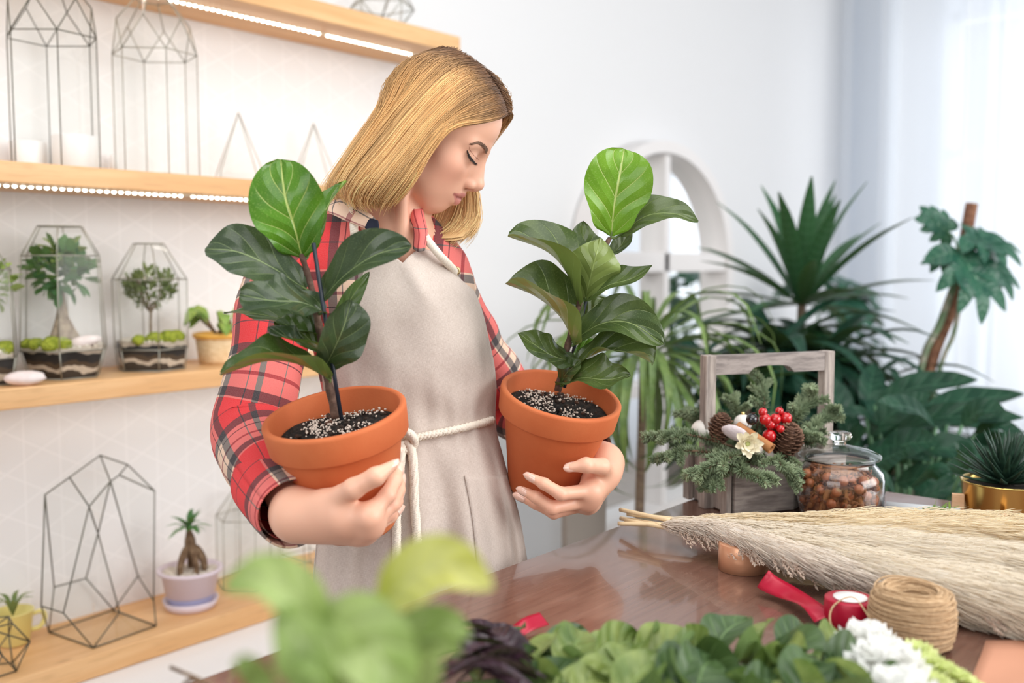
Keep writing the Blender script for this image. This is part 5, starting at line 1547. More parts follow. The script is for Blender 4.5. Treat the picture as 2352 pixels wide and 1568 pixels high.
# dried flower, shell chip
m_pet = M('cream_petal', (.80, .74, .56), .7)
c = U(1716, 1018, 1.590); t = thing('dried_flower', 'cream dried flower lying over the front edge of the crate', 'flower', tuple(c)); mb = MB()
rng = random.Random(3)
for i in range(20):
    a = i * 2.4; e = .15 + .9 * i / 20; dr = cdir(math.cos(a) * math.cos(e), math.sin(a) * math.cos(e), math.sin(e)); L = .026 - .012 * i / 20
    leaf(mb, [c, c + dr * L * .6, c + dr * L + cdir(0, 0, .004)], .012, cdir(-math.cos(a) * .4, -math.sin(a) * .4, .9), 'obovate', .2, .03, 2, 6, 4, seed=i)
mb.build('petals', m_pet, t)
mb = MB(); mb.ball(c + cdir(0, 0, .004), .004, 10, 6); mb.build('centre', M('pale_green', (.45, .5, .2), .7), t)
mb = MB(); mb.ball(U(1690, 995, 1.605), (.024, .013, .006), 16, 8, np.array([cdir(.9, -.42, 0), cdir(.35, .8, .45), cdir(-.2, -.4, .9)]).T, jit=.06, rng=rng)
tag(mb.build('bark_slice', M('lavender_bark', (.55, .48, .50), .85, bump=(90, .6, .003))), 'pale lavender bark slice lying on the fir branches', 'bark')

# ---- glass jar
jc = UZ(1925, 1192, TZ)
m_jar = M('jar_glass', (1, 1, 1), .0, trans=1, ior=1.45)
jar = thing('glass_jar', 'round glass jar with a knobbed lid full of nuts and spices', 'jar', tuple(jc + (0, 0, .001)))
r = .0715
out = [(0, .001), (r - .012, .001), (r - .003, .004), (r, .014), (r, .070), (r - .003, .080), (r - .012, .090), (r - .016, .094), (r - .016, .100)]
inn = [(r - .0195, .100), (r - .0195, .094), (r - .0155, .088), (r - .0065, .078), (r - .0035, .070), (r - .0035, .016), (r - .010, .007), (0, .007)]
mb = MB(); mb.lathe(out + inn, jc + (0, 0, .001), n=72); mb.build('body', m_jar, jar)
lid = thing('jar_lid', 'clear glass lid with a round knob closing the spice jar', 'lid', tuple(jc + (0, 0, .102)))
m_lid = thin_glass('lid_glass', (.96, .975, .97), 1.0)
mb = MB(); mb.lathe([(.0090, .1245), (.020, .1218), (.045, .117), (r - .012, .111), (r - .006, .108), (r - .0055, .104), (r - .008, .1015), (.054, .101), (.050, .103), (.047, .105)], jc + (0, 0, .001), n=64); mb.build('lid_plate', m_lid, lid)
mb = MB(); mb.lathe([(0, .1240), (.0100, .1240), (.009, .129), (.0165, .133), (.0190, .138), (.0165, .1435), (.008, .146), (0, .1465)], jc + (0, 0, .001), n=48); mb.build('lid_knob', m_jar, lid)
rng = random.Random(77)
m_nut = M('hazelnut', (.36, .10, .035), .35, var=(30, (.52, .20, .08), .4, .65)); m_pod = M('spice_bits', (.16, .055, .025), .75, var=(50, (.38, .16, .06), .4, .65))
nuts = []
def place(n, rmin, rmax, zlo, zhi, rr, aim=None):
    outl = []
    for _ in range(4000):
        a = rng.uniform(-PI, PI); q = rng.uniform(rmin, rmax); z = rng.uniform(zlo, zhi); p = np.array([q * math.cos(a), q * math.sin(a), z])
        if aim is not None and math.cos(a - aim) < -.2: continue
        if all(np.linalg.norm(p - s) > rr + sr + .0006 for s, sr in nuts): nuts.append((p, rr)); outl.append(p)
        if len(outl) >= n: break
    return outl
aim = math.atan2(-jc[1], -jc[0])
for i, p in enumerate(place(34, .040, r - .0135, .030, .076, .0088, aim)):
    t = thing('hazelnut', 'round brown hazelnut among the spices in the glass jar', 'nut', tuple(jc + p - (0, 0, .008)), 'hazelnuts in the jar')
    ax = frame_to(nrm([rng.gauss(0, 1), rng.gauss(0, 1), rng.gauss(0, 1)])); mb = MB(); mb.ball(jc + p, (.0080, .0080, .0086), 14, 9, ax); mb.build('shell', m_nut, t)
    mb = MB(); mb.ball(jc + p + ax[:, 2] * .0060, (.0052, .0052, .0026), 10, 5, ax); mb.build('nut_cap', M('nut_cap', (.45, .28, .15), .8), t)
for i in range(5):
    a = aim + (-1.0, -.5, .25, .75, 1.1)[i]; p = np.array([(r - .020) * math.cos(a), (r - .020) * math.sin(a), .0]); s = np.array([-math.sin(a), math.cos(a), 0])
    scroll(jc + p + (0, 0, .012) + s * .004 * (i - 2), jc + p * .93 + (0, 0, .060) + s * .008 * (2 - i), .0055, '')
for o in [o for o in bpy.data.objects if o.name.startswith('cinnamon_stick.')]:
    o['label'] = 'cinnamon stick standing against the wall of the glass jar'; o['group'] = 'cinnamon sticks in the jar'
mb = MB()
for i in range(1300):
    a = rng.uniform(-PI, PI); q = (r - .012) * math.sqrt(rng.uniform(.35, 1)); z = rng.uniform(.012, .084)
    if z > .070: q *= .84
    p = jc + np.array([q * math.cos(a), q * math.sin(a), z]); dr = nrm([rng.gauss(0, 1), rng.gauss(0, 1), rng.gauss(0, .7)]); L = rng.uniform(.003, .007)
    mb.tube([p - dr * L, p, p + dr * L], [.0006, rng.uniform(.0012, .0024), .0005], 5)
mb.lathe([(0, .010), (r - .018, .010), (r - .024, .03), (r - .024, .060), (r - .030, .076), (0, .078)], jc, n=24)
tag(mb.build('spice_mix', m_pod, org=jc + (0, 0, .01)), 'loose mix of dried spices filling the glass jar', 'spices', kind='stuff')

# ---- succulent in a gold pot
gc = UZ(2304, 1190, TZ)
t = thing('succulent', 'dark spiky succulent growing in a shiny gold pot', 'plant', tuple(gc))
mb = MB(); mb.lathe([(0, 0), (.058, 0), (.060, .003), (.066, .060), (.068, .0625), (.066, .064), (.063, .062), (.058, .01), (0, .01)], gc, n=72); mb.build('gold_pot', M('brushed_gold', (.72, .50, .16), .24, 1, bump=(40, .05, .001)), t)
mb = MB(); mb.lathe([(0, .057), (.062, .055)], gc, n=32); mb.build('soil', m_soil, t)
rng = random.Random(9); mb = MB()
for i in range(58):
    a = i * 2.39996; f = i / 58; e = .10 + 1.2 * f; L = .085 - .012 * f; b0 = gc + np.array([.010 * math.cos(a) * (1 - f), .010 * math.sin(a) * (1 - f), .060 + .012 * f])
    dr = np.array([math.cos(a) * math.cos(e), math.sin(a) * math.cos(e), math.sin(e)])
    mb.tube(spline([b0, b0 + dr * L * .5 + (0, 0, .002), b0 + dr * L + np.array([0, 0, .008])], 7), [.0066, .0072, .0064, .0052, .0038, .0022, .0004], 6, flat=.45, hint=(0, 0, 1))
mb.build('foliage', M('succulent_green', (.012, .035, .022), .4, var=(60, (.03, .075, .045), .45, .7)), t)
m_peg = wood('peg_wood', (.72, .45, .27), (.62, .36, .2), 5, (4, 4, 14), .6, False)
for px, py, w, hh, lb in ((2199, 1188, .019, .040, 'small wooden block left of the gold pot'), (2297, 1193, .011, .026, 'small wooden block in front of the gold pot')):
    c = UZ(px, py, TZ); c = c if px < 2250 else gc + nrm(np.array([-gc[0], -gc[1], 0])) * .076
    R = rotm((0, 0, 1), .35 if px < 2250 else YAW); mb = MB(); mb.box((c[0], c[1], TZ + hh / 2), (.010, w, hh), R); tag(mb.build('wooden_block', m_peg, smooth=False, bevel=.001), lb, 'block')
# roll and sprigs behind the jar
a, b = UZ(2035, 1166, TZ + .012), UZ(2205, 1182, TZ + .012)
mb = MB(); mb.tube([a, b], .011, 16); tag(mb.build('paper_roll', M('grey_paper', (.52, .54, .56), .6)), 'grey paper roll lying between the jar and the gold pot', 'roll')
t = thing('green_sprig', 'thin green sprig lying beside the grey paper roll', 'sprig', tuple(UZ(2150, 1178, TZ))); mb = MB(); P = spline([UZ(2110, 1172, TZ + .02), UZ(2150, 1168, TZ + .024), UZ(2196, 1176, TZ + .018)], 14)
mb.tube(P, .001, 5)
for i in range(22):
    j = rng.randint(0, 12); dr = nrm([rng.gauss(0, 1), rng.gauss(0, 1), abs(rng.gauss(0, .7))]); leaf(mb, [P[j], P[j] + dr * .010, P[j] + dr * .019], .004, (0, 0, 1), 'lance', .2, nl=4, nw=2, seed=i)
mb.build('foliage', lm_pale, t)

# ---- pampas grass
m_pamp = M('pampas_plume', (.66, .50, .34), .9, transl=.5); k = NB(m_pamp); at = k.n.new('ShaderNodeAttribute'); at.attribute_name = 'tint'
k.set('Base Color', at.outputs['Color'])
for q in k.n:
    if q.type == 'BSDF_TRANSLUCENT': k.l.new(at.outputs['Color'], q.inputs[0])
m_straw = M('straw_stem', (.74, .58, .36), .6)
def pampas(label, stem, plume, r0, r1, n, seed, tone, L=.055, spk=0):
    rng = random.Random(seed); t = thing('pampas_stem', label, 'pampas grass', tuple(stem[0]), 'pampas grass on the table')
    S = spline(stem + [plume[0]], 12); mb = MB(); mb.tube(S, [.0034] * 12, 8); mb.build('stem', m_straw, t)
    A = spline(plume, 60); mb = MB(); mb.tube(A, [.003 - .002 * i / 59 for i in range(60)], 6, col=[(.7, .55, .36)] * 60)
    cr = [max(.002, .70 * (r0 + (r1 - r0) * min(1, 2.2 * q / 59)) * min(1, q / 26) * (1 if q < 47 else max(.05, 1 - (q - 47) / 12.5))) for q in range(60)]
    AC = [np.array([p[0], p[1], max(p[2], TZ + cr[q] + .002)]) for q, p in enumerate(A)]; mb.tube(AC, cr, 12, col=[np.array(tone)] * 60)  # solid core added inside the plume to bounce light and brighten it
    for i in range(n):
        u = rng.random() ** .9 * .985; x = u * 58; j = int(x); p = A[j] + (A[j + 1] - A[j]) * (x - j); T = nrm(A[j + 1] - A[j])
        R = (r0 + (r1 - r0) * min(1, u * 2.2)) * (1 if u < .8 else 1 - (u - .8) * 2.5)
        s = nrm(np.cross(T, [rng.gauss(0, 1), rng.gauss(0, 1), rng.gauss(0, 1)])); q = rng.random() ** .5
        LL = L * rng.uniform(.6, 1.15); base = p + s * R * q * .45
        if base[2] < TZ + .004: base[2] = TZ + .004
        p1 = base + T * LL * .45 + s * R * .45 * q; p2 = base + T * LL + s * R * (.45 + .25 * rng.random()) * q - np.array([0, 0, .006 * rng.random()])
        for v in (p1, p2):
            if v[2] < TZ + .003: v[2] = TZ + .003
        cl = np.minimum(np.array(tone) * rng.uniform(.93, 1.03), .995)
        mb.tube([base, p1, (p1 + p2) / 2 + s * .001, p2], [.00035, .00048, .0005, .0002], 3, cap=False, col=[cl] * 4)
    for i in range(spk):                       # loose seed spikelets along the lower side
        j = int(rng.uniform(3, 50)); T = nrm(A[j + 1] - A[j]); R = r0 + (r1 - r0) * min(1, 2.2 * j / 59); dn = nrm(cdir(0, -.35, 1) - T * (cdir(0, -.35, 1) @ T)); q0 = A[j] + dn * R * .75; q0[2] = max(q0[2], TZ + .006)
        q1 = q0 + (T * rng.uniform(.7, 1.2) + dn * rng.uniform(.1, .7)) * rng.uniform(.016, .036); q1[2] = max(TZ + .003, q1[2] - .008)
        for b in range(26):
            f = b / 26; p = q0 + (q1 - q0) * f; dr = nrm(nrm(q1 - q0) + np.array([rng.gauss(0, .4), rng.gauss(0, .4), rng.gauss(0, .4)])); L2 = .0065 * (1 - .4 * f); e = p + dr * L2; e[2] = max(e[2], TZ + .002)
            mb.tube([p, (p + e) / 2, e], [.0004, .0009, .0002], 4, cap=False, col=[(.82, .70, .60)] * 3)
    tag(mb.build('plume', m_pamp, t, usecol=True), kind='stuff')
TZP = TZ
cream, warm, pinkish = (.985, .925, .82), (.985, .89, .70), (.97, .91, .83)
pampas('pampas grass stem farthest back along the jar and crate', [UZ(1440, 1180, TZ + .030)], [UZ(1590, 1196, TZ + .030), UZ(1850, 1214, TZ + .036), UZ(2150, 1222, TZ + .038), UZ(2480, 1240, TZ + .040)], .014, .036, 8200, 1, warm)
pampas('pampas grass stem resting on top in the middle of the bundle', [UZ(1424, 1170, TZ + .036)], [UZ(1540, 1195, TZ + .036), UZ(1850, 1245, TZ + .044), UZ(2150, 1285, TZ + .048), UZ(2480, 1330, TZ + .05)], .012, .036, 8200, 2, cream)
pampas('pampas grass stem nearest the twine ball', [UZ(1420, 1202, TZ + .022)], [UZ(1540, 1205, TZ + .030), UZ(1800, 1262, TZ + .036), UZ(2120, 1345, TZ + .034), UZ(2480, 1430, TZ + .03)], .012, .036, 8200, 3, cream, .055, 16)
pampas('pampas grass stem with ragged seed heads hanging over the copper ribbon', [UZ(1426, 1190, TZ + .018)], [UZ(1520, 1205, TZ + .030), UZ(1640, 1218, TZ + .044), UZ(1800, 1266, TZ + .048), UZ(1980, 1318, TZ + .040)], .010, .019, 3400, 4, pinkish, .04, 26)
pampas('pampas grass stem at the right edge of the photograph behind the twine', [UZ(1436, 1194, TZ + .026)], [UZ(1800, 1262, TZ + .030), UZ(2150, 1330, TZ + .034), UZ(2300, 1380, TZ + .03), UZ(2480, 1430, TZ + .03)], .014, .040, 7000, 5, cream)

# ---- ribbons, twine
def spool(name, c, r, h, mat, lb, cat, label_top=False, R=None):
    t = thing(name, lb, cat, tuple(c)); mb = MB()
    mb.lathe([(r * .35, .0), (r, .0), (r + .0004, h * .5), (r, h), (r * .98, h + .0008), (r * .35, h + .0008)], c, R, 48, closed=True); mb.build('ribbon_roll', mat, t)
    if label_top:
        mb = MB(); mb.lathe([(0, h + .0012), (r * .66, h + .0012), (r * .66, h + .0022), (0, h + .0022)], c, R, 40); mb.build('paper_label', M('label_white', (.85, .83, .82), .5), t)
    mb = MB(); mb.lathe([(r * .22, -.0002 if R is None else .0), (r * .34, .0), (r * .34, h), (r * .22, h)], c, R, 32, closed=True); mb.build('core', M('card_core', (.45, .36, .28), .8), t)
    return t
m_copper = M('copper_satin', (.66, .34, .20), .28, .35, bump=(8, .02, .001)); m_red = M('red_satin', (.40, .003, .028), .32, .1)
spool('ribbon_spool', UZ(1706, 1306, TZ + .0006), .0330, .036, m_copper, 'copper satin ribbon roll under the pampas plumes', 'ribbon')
rc = UZ(1951, 1440, TZ + .0006); spool('ribbon_spool', rc, .0285, .034, m_red, 'dark red satin ribbon roll with a white paper label beside the twine', 'ribbon', True)
def ribbon(pts, w, nhs, lb, name='ribbon_tail'):
    P = spline(pts, 40); N_ = spline(nhs, 40); rows = []
    for i in range(40):
        T = nrm(P[min(i + 1, 39)] - P[max(i - 1, 0)]); S = nrm(np.cross(T, N_[i])); rows.append([P[i] + S * w * v for v in (-.5, -.25, 0, .25, .5)])
    mb = MB(); mb.grid(rows); return tag(mb.build(name, m_red, solid=.0004), lb, 'ribbon')
ribbon([rc + cdir(-.030, .012, .004), UZ(1862, 1388, TZ + .018), UZ(1812, 1362, TZ + .014), UZ(1768, 1340, TZ + .018), UZ(1752, 1328, TZ + .022)], .026, [cdir(0, .3, .9), cdir(.1, .75, .6), cdir(-.2, .8, .5), cdir(-.3, .6, .6), cdir(-.5, .3, .8)], 'loose red ribbon tail running from the red ribbon roll to the copper ribbon')
ribbon([UZ(1250, 1420, TZ + .02), UZ(1215, 1432, TZ + .022), UZ(1190, 1448, TZ + .018), UZ(1170, 1462, TZ + .012)], .018, [cdir(0, .6, .8), cdir(.3, .7, .5), cdir(-.3, .6, .7), cdir(0, .8, .5)], 'short red ribbon bow on the dark purple leaves', 'ribbon_bow')
tw = UZ(2092, 1480, TZ + .001); m_jute = M('jute_twine', (.42, .27, .145), .9, var=(160, (.58, .41, .25), .4, .65, (1, 1, 9)), bump=(240, .7, .002))
t = thing('twine_ball', 'thick roll of brown jute twine with a hollow centre', 'twine', tuple(tw)); rng = random.Random(21)
mb = MB(); mb.lathe([(.022, .006), (.040, .003), (.0455, .012), (.0475, .034), (.045, .056), (.038, .064), (.028, .064), (.0225, .054)], tw, np.eye(3) * .93, 64, closed=True); mb.build('wound_core', m_jute, t)
mb = MB()
prof = spline([np.array([x, y, 0]) for x, y in [(.036, .003), (.0455, .012), (.0482, .034), (.0455, .057), (.0375, .0655), (.0285, .0645), (.0225, .054), (.0215, .034)]], 90)
for i in range(90):
    r_, z_, _ = prof[i] * .93; tl = rng.gauss(0, .07); ph = rng.uniform(0, 6.28); rr = r_ + rng.uniform(-.0004, .0009)
    mb.tube([tw + np.array([rr * math.cos(a + ph), rr * math.sin(a + ph), max(.0015, z_ + rr * tl * math.cos(a) + .0006 * math.sin(5 * a + ph))]) for a in np.linspace(0, 2 * PI, 41)], .00105, 5, cap=False)
tag(mb.build('twine_windings', m_jute, t), kind='stuff')
mb = MB(); mb.tube(spline([tw + cdir(-.047, .03, .01), UZ(1960, 1372, TZ + .037), UZ(1918, 1388, TZ + .035), UZ(1906, 1420, TZ + .026), UZ(1920, 1455, TZ + .012), UZ(1950, 1472, TZ + .004), UZ(1930, 1474, TZ + .002), UZ(1900, 1478, TZ + .002)], 50), .0011, 6); mb.build('loose_end', m_jute, t)

# ---- bunch of flowers lying in front
lg_a = leaf_mat('bouquet_leaf', (.085, .150, .028), (.25, .31, .085), (.30, .42, .15), (.20, .30, .12), .4, 5, 1.2, .15)
lg_b = leaf_mat('bouquet_leaf_dark', (.032, .070, .022), (.06, .11, .034), (.2, .32, .12), (.14, .22, .09), .4, 5, 1.2, .12)
m_gst = M('green_stem', (.16, .25, .07), .5)
m_wpet = M('white_petal', (.93, .93, .91), .7, transl=.4); m_ypet = M('lime_petal', (.72, .78, .36), .7, transl=.25)
def bloom(mb, c, R_, n, rng, ruff=.10):
    for i in range(n):
        a = i * 2.4 + rng.uniform(-.2, .2); f = i / n; e = -.2 + 1.55 * f; dr = np.array([math.cos(a) * math.cos(e), math.sin(a) * math.cos(e), math.sin(e)]); L = R_ * (1.05 - .35 * f)
        leaf(mb, [c, c + dr * L * .6 + (0, 0, L * .12), c + dr * L], R_ * 1.15, np.array([-dr[0], -dr[1], .8]), 'obovate', .3, ruff, 3, 9, 8, .25, seed=i)
def flower_stem(label, kind, base, mid, tip, rng, mat_leaf, nleaf, lsz, blooms=(), name=None):
    P = spline([base, mid, tip], 24); t = thing(name or 'flower_stem', label, 'flower', tuple(base), 'flower stems lying on the table')
    mb = MB(); mb.tube(P, [.003 - .0015 * i / 23 for i in range(24)], 7); mb.build('stem', m_gst, t)
    for i in range(nleaf):
        j = int(1 + 21 * (i + .5) / nleaf); T = nrm(P[j + 1] - P[j]); sd = nrm(np.cross(T, [0, 0, 1])) * (1 if i % 2 else -1)
        dr = nrm(T * rng.uniform(.2, .8) + sd * rng.uniform(.5, 1.1) + np.array([0, 0, rng.uniform(.05, .42)])); L = lsz * rng.uniform(.75, 1.15)
        b0, m1, e1 = P[j], P[j] + dr * L * .5 + (0, 0, .004), P[j] + dr * L - np.array([0, 0, L * .12])
        for v in (m1, e1): v[2] = max(v[2], TZ + .006)
        mb = MB(); leaf(mb, [b0, m1, e1], L * rng.uniform(.48, .66), np.array([rng.gauss(0, .6), rng.gauss(0, .6), 1]) + cdir(0, 0, .2), rng.choice(['oval', 'oval', 'lance']), .25, .06, 1.6, 14, 6, .15, 0, i, rng.uniform(-.5, .5))
        mb.build('leaf', mat_leaf if rng.random() < .65 else (lg_b if mat_leaf is lg_a else lg_a), t)
    for c, R_, n, mp in blooms:
        mb = MB(); bloom(mb, c, R_, n, rng); mb.build('blossom', mp, t)
    return t
rng = random.Random(31); T_ = lambda x, y, h=.02: UZ(x, y + 34, TZ + h)
flower_stem('white lisianthus stem lying farthest back in the bunch with its bloom by the twine', 0, T_(1080, 1500, .012), T_(1560, 1490, .03), T_(1960, 1462, .035), rng, lg_a, 17, .078, [(T_(1992, 1452, .040), .030, 16, m_wpet)])
flower_stem('white lisianthus stem lying lowest with a large bloom at the bottom edge', 0, T_(1100, 1560, .015), T_(1600, 1545, .035), T_(2000, 1520, .045), rng, lg_a, 18, .080, [(T_(2035, 1512, .048), .036, 18, m_wpet), (T_(2070, 1580, .05), .034, 16, m_wpet)])
flower_stem('pale green snapdragon stem with lime buds pointing to the right', 0, T_(1300, 1575, .02), T_(1800, 1540, .04), T_(2240, 1545, .030), rng, lg_b, 10, .055, [(T_(2105, 1478, .040), .020, 10, m_ypet), (T_(2130, 1505, .038), .020, 10, m_ypet), (T_(2165, 1520, .034), .018, 10, m_ypet), (T_(2200, 1535, .030), .016, 9, m_ypet), (T_(2232, 1548, .026), .012, 8, m_ypet), (T_(2140, 1550, .036), .020, 10, m_ypet)])
flower_stem('broad leaved green stem lying at the tip of the purple leaves', 0, T_(1050, 1540, .02), T_(1330, 1510, .035), T_(1520, 1500, .03), rng, lg_a, 10, .088)
flower_stem('dark green leafy stem lying along the bottom edge of the photograph', 0, T_(1150, 1600, .02), T_(1500, 1580, .045), T_(1950, 1575, .045), rng, lg_b, 16, .080)
mb = MB(); leaf(mb, [T_(1612, 1480, .02), T_(1600, 1440, .05), T_(1575, 1400, .075)], .036, cdir(.5, .2, .8), 'lance', .3, .02, 2, 14, 6)
tag(mb.build('loose_leaf', lg_a), 'single upright green leaf rising from the middle of the bunch', 'leaf')
# dark purple leaves
m_purp = leaf_mat('purple_leaf', (.015, .006, .011), (.042, .018, .030), (.16, .10, .12), (.07, .03, .05), .28, 9, .6, .05)
t = thing('purple_foliage', 'dark purple strap leaves lying left of the green bunch', 'foliage', tuple(T_(1180, 1530)))
for i in range(26):
    b0 = T_(1225 + rng.uniform(-20, 30), 1520 + rng.uniform(-40, 50), .015 + .002 * i); e = T_(975 + rng.uniform(-60, 150), 1410 + 7 * i + rng.uniform(-40, 20), .03 + rng.uniform(0, .04)); mb = MB()
    leaf(mb, [b0, (b0 + e) / 2 + (0, 0, .02), e], .024, np.array([rng.gauss(0, .3), rng.gauss(0, .3), 1]), 'lance', .3, .02, 2, 14, 4, seed=i); mb.build('leaf', m_purp, t)
# kraft paper under the flowers
G = [[UZ(x, y, TZ + .0015 + .004 * math.sin(x * .013 + y * .02) ** 2) for x in np.linspace(2140, 2520, 14)] for y in np.linspace(1470, 1700, 10)]
for i, r_ in enumerate(G):
    for j, p in enumerate(r_): p += cdir((10 - i) * .006, 0, 0) * np.array([1, 1, 0])
mb = MB(); mb.grid(G); tag(mb.build('kraft_paper', M('kraft_paper', (.50, .24, .15), .8), solid=.0005), 'terracotta brown kraft paper lying under the flowers at the right edge', 'paper')

# ---- near plant in a small vase, out of focus
vx = U(800, 1780, .52)
t = thing('vase_of_greenery', 'out of focus yellow green leaves in a vase closest to the camera', 'plant', (vx[0], vx[1], TZ))
mb = MB(); mb.lathe([(0, .001), (.030, .001), (.036, .01), (.040, .06), (.030, .15), (.026, .175), (.022, .175), (.026, .15), (.034, .06), (.03, .012), (0, .012)], (vx[0], vx[1], TZ), n=40); mb.build('vase', m_ceramic, t)
ly = leaf_mat('yellow_leaf', (.44, .44, .04), (.56, .56, .16), (.66, .66, .36), (.50, .55, .22), .4, 5, 1.2, .3)
lgp = leaf_mat('pale_green_leaf', (.24, .35, .09), (.34, .44, .15), (.50, .58, .30), (.28, .38, .14), .4, 5, 1.2, .25)
lgd = leaf_mat('deep_green_leaf', (.20, .31, .07), (.30, .41, .13), (.55, .62, .35), (.2, .3, .1), .4, 5, 1.2, .2)
top = np.array([vx[0], vx[1], TZ + .17])
for i, (pts, ds, w, nh, mt) in enumerate([
    ([(868, 1405), (940, 1330), (1030, 1300), (1135, 1352)], [.70, .68, .67, .66], 150, (.1, .55, .8), ly),
    ([(770, 1520), (700, 1395), (610, 1325), (512, 1352)], [.66, .63, .62, .62], 130, (.2, .6, .75), lgp),
    ([(640, 1400), (690, 1470), (720, 1540), (760, 1640)], [.62, .60, .60, .60], 150, (-.3, .3, .9), lgd),
    ([(720, 1420), (800, 1440), (880, 1520), (930, 1640)], [.66, .63, .62, .62], 190, (.2, .5, .85), lgp),
    ([(880, 1452), (960, 1434), (1030, 1436), (1082, 1462)], [.72, .71, .70, .70], 84, (.05, .6, .8), lgd),
    ([(930, 1640), (960, 1570), (985, 1530), (1015, 1500)], [.66, .65, .64, .64], 80, (.3, .3, .9), lgp),
    ([(800, 1440), (830, 1400), (850, 1380), (872, 1360)], [.70, .70, .70, .70], 46, (.3, .4, .8), lgd),
    ([(840, 1600), (800, 1540), (740, 1500), (660, 1520)], [.64, .62, .60, .60], 150, (0, .6, .8), lgd),
    ([(860, 1540), (820, 1480), (790, 1430), (760, 1390)], [.68, .68, .68, .69], 90, (-.2, .4, .9), lgp),
    ([(900, 1560), (960, 1500), (1010, 1480), (1060, 1500)], [.70, .70, .69, .68], 100, (.2, .6, .7), lgp),
    ([(640, 1640), (600, 1560), (570, 1530), (535, 1520)], [.62, .62, .61, .61], 70, (-.2, .5, .8), lgd)]):
    W3 = [U(x, y, z * .76) for (x, y), z in zip(pts, ds)]
    mb = MB(); mb.tube(spline([top + (.004 * math.cos(i), .004 * math.sin(i), -.02), (top + W3[0]) / 2 + cdir(.01 * math.sin(i), 0, 0), W3[0], W3[0] + (W3[1] - W3[0]) * .3], 12), .0018, 6); mb.build('stem', m_gst, t)
    mb = MB(); leaf(mb, W3, w / FPX * ds[1] * .76, cdir(*nh), 'oval', .22, .02, 2, 18, 8, .1, 0, i); mb.build('leaf', mt, t)
mb = MB()
for pts in ([U(560, 1640, .74), U(480, 1572, .80), U(392, 1532, .84)], [U(480, 1572, .80), U(440, 1560, .80), U(420, 1575, .8)], [U(520, 1620, .77), U(528, 1560, .78), U(540, 1530, .79)]):
    mb.tube(spline([top + (0, 0, -.03)] + pts if pts[0][0] == U(560, 1640, .74)[0] else pts, 14), .0017, 6)
mb.build('twig', m_barkd, t)
# ================================================================== big plants by the mirror and the window
def straps(mb, c, n, L, w, e0, e1, droop, rng, az=None, fold=.35, nl=10):
    for i in range(n):
        f = (i + .5) / n; a = (i * 2.39996 + rng.uniform(-.25, .25)) if az is None else rng.uniform(*az)
        e = e0 + (e1 - e0) * f + rng.uniform(-.12, .12); l = L * rng.uniform(.8, 1.12)
        h = np.array([math.cos(a), math.sin(a), 0]); pts = []
        for k_ in range(5):
            u = k_ / 4; ee = e - droop * u * u
            pts.append((pts[-1] if pts else np.array(c, float)) + ((h * math.cos(ee) + np.array([0, 0, math.sin(ee)])) * l / 4 if k_ else h * .012))
        leaf(mb, pts, w * rng.uniform(.85, 1.15), h * -math.sin(e) + np.array([0, 0, max(.15, math.cos(e))]), 'lance', fold, 0, 2, nl, 2, seed=i)
lm_yuc = leaf_mat('yucca_leaf', (.020, .085, .035), (.035, .125, .05), (.06, .16, .07), (.03, .10, .045), .35, 14, .3, .10, spec=.3)
lm_yuc2 = leaf_mat('yucca_leaf_dark', (.010, .045, .030), (.020, .070, .042), (.04, .10, .06), (.02, .06, .035), .35, 14, .3, .06, spec=.22)
lm_dra = leaf_mat('dracaena_leaf', (.095, .17, .05), (.17, .26, .07), (.22, .30, .12), (.12, .19, .07), .4, 14, .3, .15)
lm_big = leaf_mat('philodendron_leaf', (.008, .038, .024), (.016, .062, .036), (.06, .15, .09), (.02, .07, .04), .32, 7, 1.0, .08, spec=.22)
m_trunk = M('palm_trunk', (.16, .11, .08), .85, var=(30, (.26, .19, .13), .4, .6, (1, 1, 5)), bump=(50, .8, .006))
m_gpot = M('grey_pot', (.30, .28, .26), .6); m_wpot = M('white_pot', (.78, .78, .78), .5)


def floor_pot(t, x, y, r, h, mat):
    mb = MB(); mb.lathe([(0, .0), (r * .78, .0), (r * .8, .01), (r, h - .02), (r * 1.03, h), (r * .95, h), (r * .9, h - .03), (0, h - .03)], (x, y, 0), n=40); mb.build('pot', mat, t)
    mb = MB(); mb.lathe([(0, h - .022), (r * .92, h - .026)], (x, y, 0), n=32); mb.build('soil', m_soil, t)


def palm(name, label, x, y, pot, trunk_top, heads, mat, trunk_r=.022):
    """heads: (dx, dy, dz from trunk_top, n, L, w, e0, e1, droop)"""
    t = thing(name, label, 'plant', (x, y, 0)); rng = random.Random(int(x * 1000)); floor_pot(t, x, y, *pot)
    b = np.array([x, y, pot[1] - .04])
    for i, (c, n, L, w, e0, e1, dr) in enumerate(heads):
        c = np.array(c); mb = MB(); mb.tube(spline([b + (.02 * i, 0, 0), (b + c) / 2 + (.02, .01, 0), c], 12), [trunk_r * (1 - .03 * q) for q in range(12)], 12); mb.build('trunk', m_trunk, t)
        mb = MB(); straps(mb, c, n, L, w, e0, e1, dr, rng); mb.build('foliage', mat, t)
    return t
yc = U(1842, 700, 3.45)
palm('yucca', 'tall spiky yucca standing between the arched mirror and the curtain', yc[0] - .05, yc[1], (.17, .34, m_gpot), None,
     [(yc, 28, .47, .064, -.20, 1.5, .30), (yc - np.array([0, 0, .08]), 16, .40, .07, -.7, .1, .4)], lm_yuc)
yd = U(1830, 905, 2.98)
